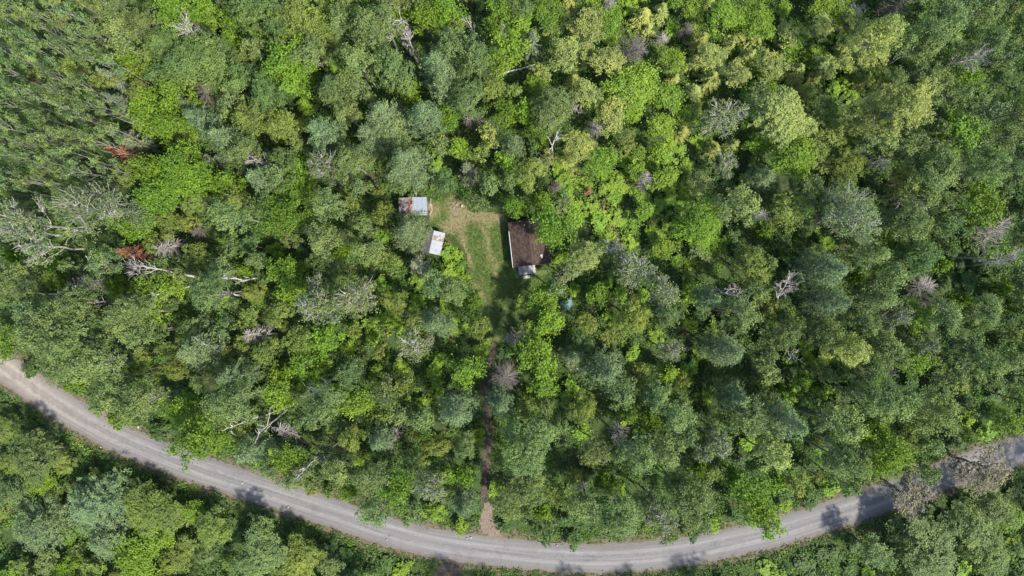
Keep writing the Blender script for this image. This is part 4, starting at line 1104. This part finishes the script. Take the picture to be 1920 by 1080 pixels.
for i_, (ra, tb_, lb) in enumerate(SNAGS):
    r = np.random.default_rng(500 + i_); d_ = math.hypot(tb_[0] - ra[0], tb_[1] - ra[1])
    zt = 12.5; p1 = np.array([*px(*tb_, zt), zt]); p0 = np.array([*px(*ra, 2.5), 2.5]); base_ = p0 + (p0 - p1) * (2.6 / (zt - 2.5))
    root = empty('leaning_snag', tuple(base_)[:2] + (0,)); root.location.z = 0
    tag(root, lb, 'dead tree', 'dead trunks leaning through the canopy')
    Pn = bend((0, 0, -0.1), p1 - np.array([base_[0], base_[1], 0]), 9, r, 0.012)
    tv, tf = tubes([(Pn, np.linspace(0.24, 0.06, 9))], 6); link('trunk', mesh_np('trunk', tv, tf, smooth=True), root, M['birch'])
    lines = []
    for q_ in range(9):
        j_ = int(r.integers(4, 9)); ax = norm(Pn[8] - Pn[4]); d = norm(ax * 1.2 + r.normal(size=3) * 0.5); e_ = Pn[j_] + d * r.uniform(0.8, 2.6)
        Bl = bend(Pn[j_], e_, 5, r, 0.06); lines.append((Bl, np.linspace(0.075, 0.025, 5)))
        for w_ in range(3):
            d2 = norm(d + r.normal(size=3) * 0.55); st_ = Bl[int(r.integers(2, 5))]; lines.append((bend(st_, st_ + d2 * r.uniform(0.4, 1.2), 3, r, 0.05), [0.035, 0.025, 0.015]))
    bv, bf = tubes(lines, 4); link('branches', mesh_np('branches', bv, bf, smooth=True), root, M['birch'])

# pale stones: a few countable ones and fine loose gravel
sr = np.random.default_rng(12)
def stone_mesh(seed):
    r = np.random.default_rng(seed); V, F = [], []
    lat, lon = 4, 7
    for i in range(lat + 1):
        for j in range(lon):
            th = math.pi * i / lat; ph = 2 * math.pi * j / lon
            s = r.uniform(0.8, 1.15) if 0 < i < lat else 1.0
            V.append((math.sin(th) * math.cos(ph) * s, math.sin(th) * math.sin(ph) * s * 0.8, math.cos(th) * 0.6 * s + 0.35))
    for i in range(lat):
        for j in range(lon):
            F.append((i * lon + j, (i + 1) * lon + j, (i + 1) * lon + (j + 1) % lon, i * lon + (j + 1) % lon))
    return mesh_np('stone', V, F)
SM = [stone_mesh(s) for s in range(4)]
STONES = [(857, 383, .28, 'pale stone at the top of the clearing'), (866, 386, .34, 'larger pale stone near the top of the clearing'), (851, 390, .2, 'small pale stone at the upper left of the clearing'),
          (857, 997, .22, 'pale stone on the upper road edge left of the driveway'), (883, 1007, .2, 'pale stone on the road just left of the driveway mouth'), (875, 1009, .17, 'small pale stone on the road left of the driveway mouth'),
          (1044, 1022, .2, 'pale stone beside the thin log on the upper road edge'), (725, 1011, .2, 'pale stone on the road in the lower left of the middle'), (455, 905, .22, 'pale stone in the middle of the road at left'),
          (468, 912, .16, 'small pale stone on the road at left'), (190, 838, .2, 'pale stone on the lower road edge at far left'), (260, 800, .3, 'tan stone on the upper road edge at far left'),
          (541, 950, .22, 'pale stone on the shaded road, lower left')]
for i, (x, y, s, lb) in enumerate(STONES):
    o = link('stone', SM[i % 4], None, M['stone']); o.location = (*px(x, y), 0.05 if y < 600 else 0.09); o.scale = (s, s, s); o.rotation_euler = (0, 0, i * 1.3)
    tag(o, lb, 'stone', 'pale stones')
gi = sr.integers(0, len(ROAD) - 1, 1500); go = sr.normal(size=1500) * 0.5 + np.where(sr.uniform(0, 1, 1500) < 0.5, 1.9, -1.9)
go = np.clip(go, -2.9, 2.9)
GP = ROAD[gi] + np.stack([-Tn[gi, 1], Tn[gi, 0]], 1) * go[:, None] + sr.normal(size=(1500, 2)) * 0.3
VV, FF, bb = [], [], 0
oc = np.array([(1, 0, 0), (0, 1, 0), (-1, 0, 0), (0, -1, 0), (0, 0, 0.8), (0, 0, -0.4)], float); of = np.array([(0, 1, 4), (1, 2, 4), (2, 3, 4), (3, 0, 4), (1, 0, 5), (2, 1, 5), (3, 2, 5), (0, 3, 5)])
for p in GP:
    s = 0.04 + 0.07 * sr.random() ** 3; VV.append(oc * s * sr.uniform(0.7, 1.3, (6, 1)) + np.array([p[0], p[1], 0.09])); FF.append(of + bb); bb += 6
tag(link('gravel', mesh_np('gravel', np.vstack(VV), np.vstack(FF)), None, M['stone']), 'loose pale gravel scattered along the edges of the road', 'gravel', kind='stuff')
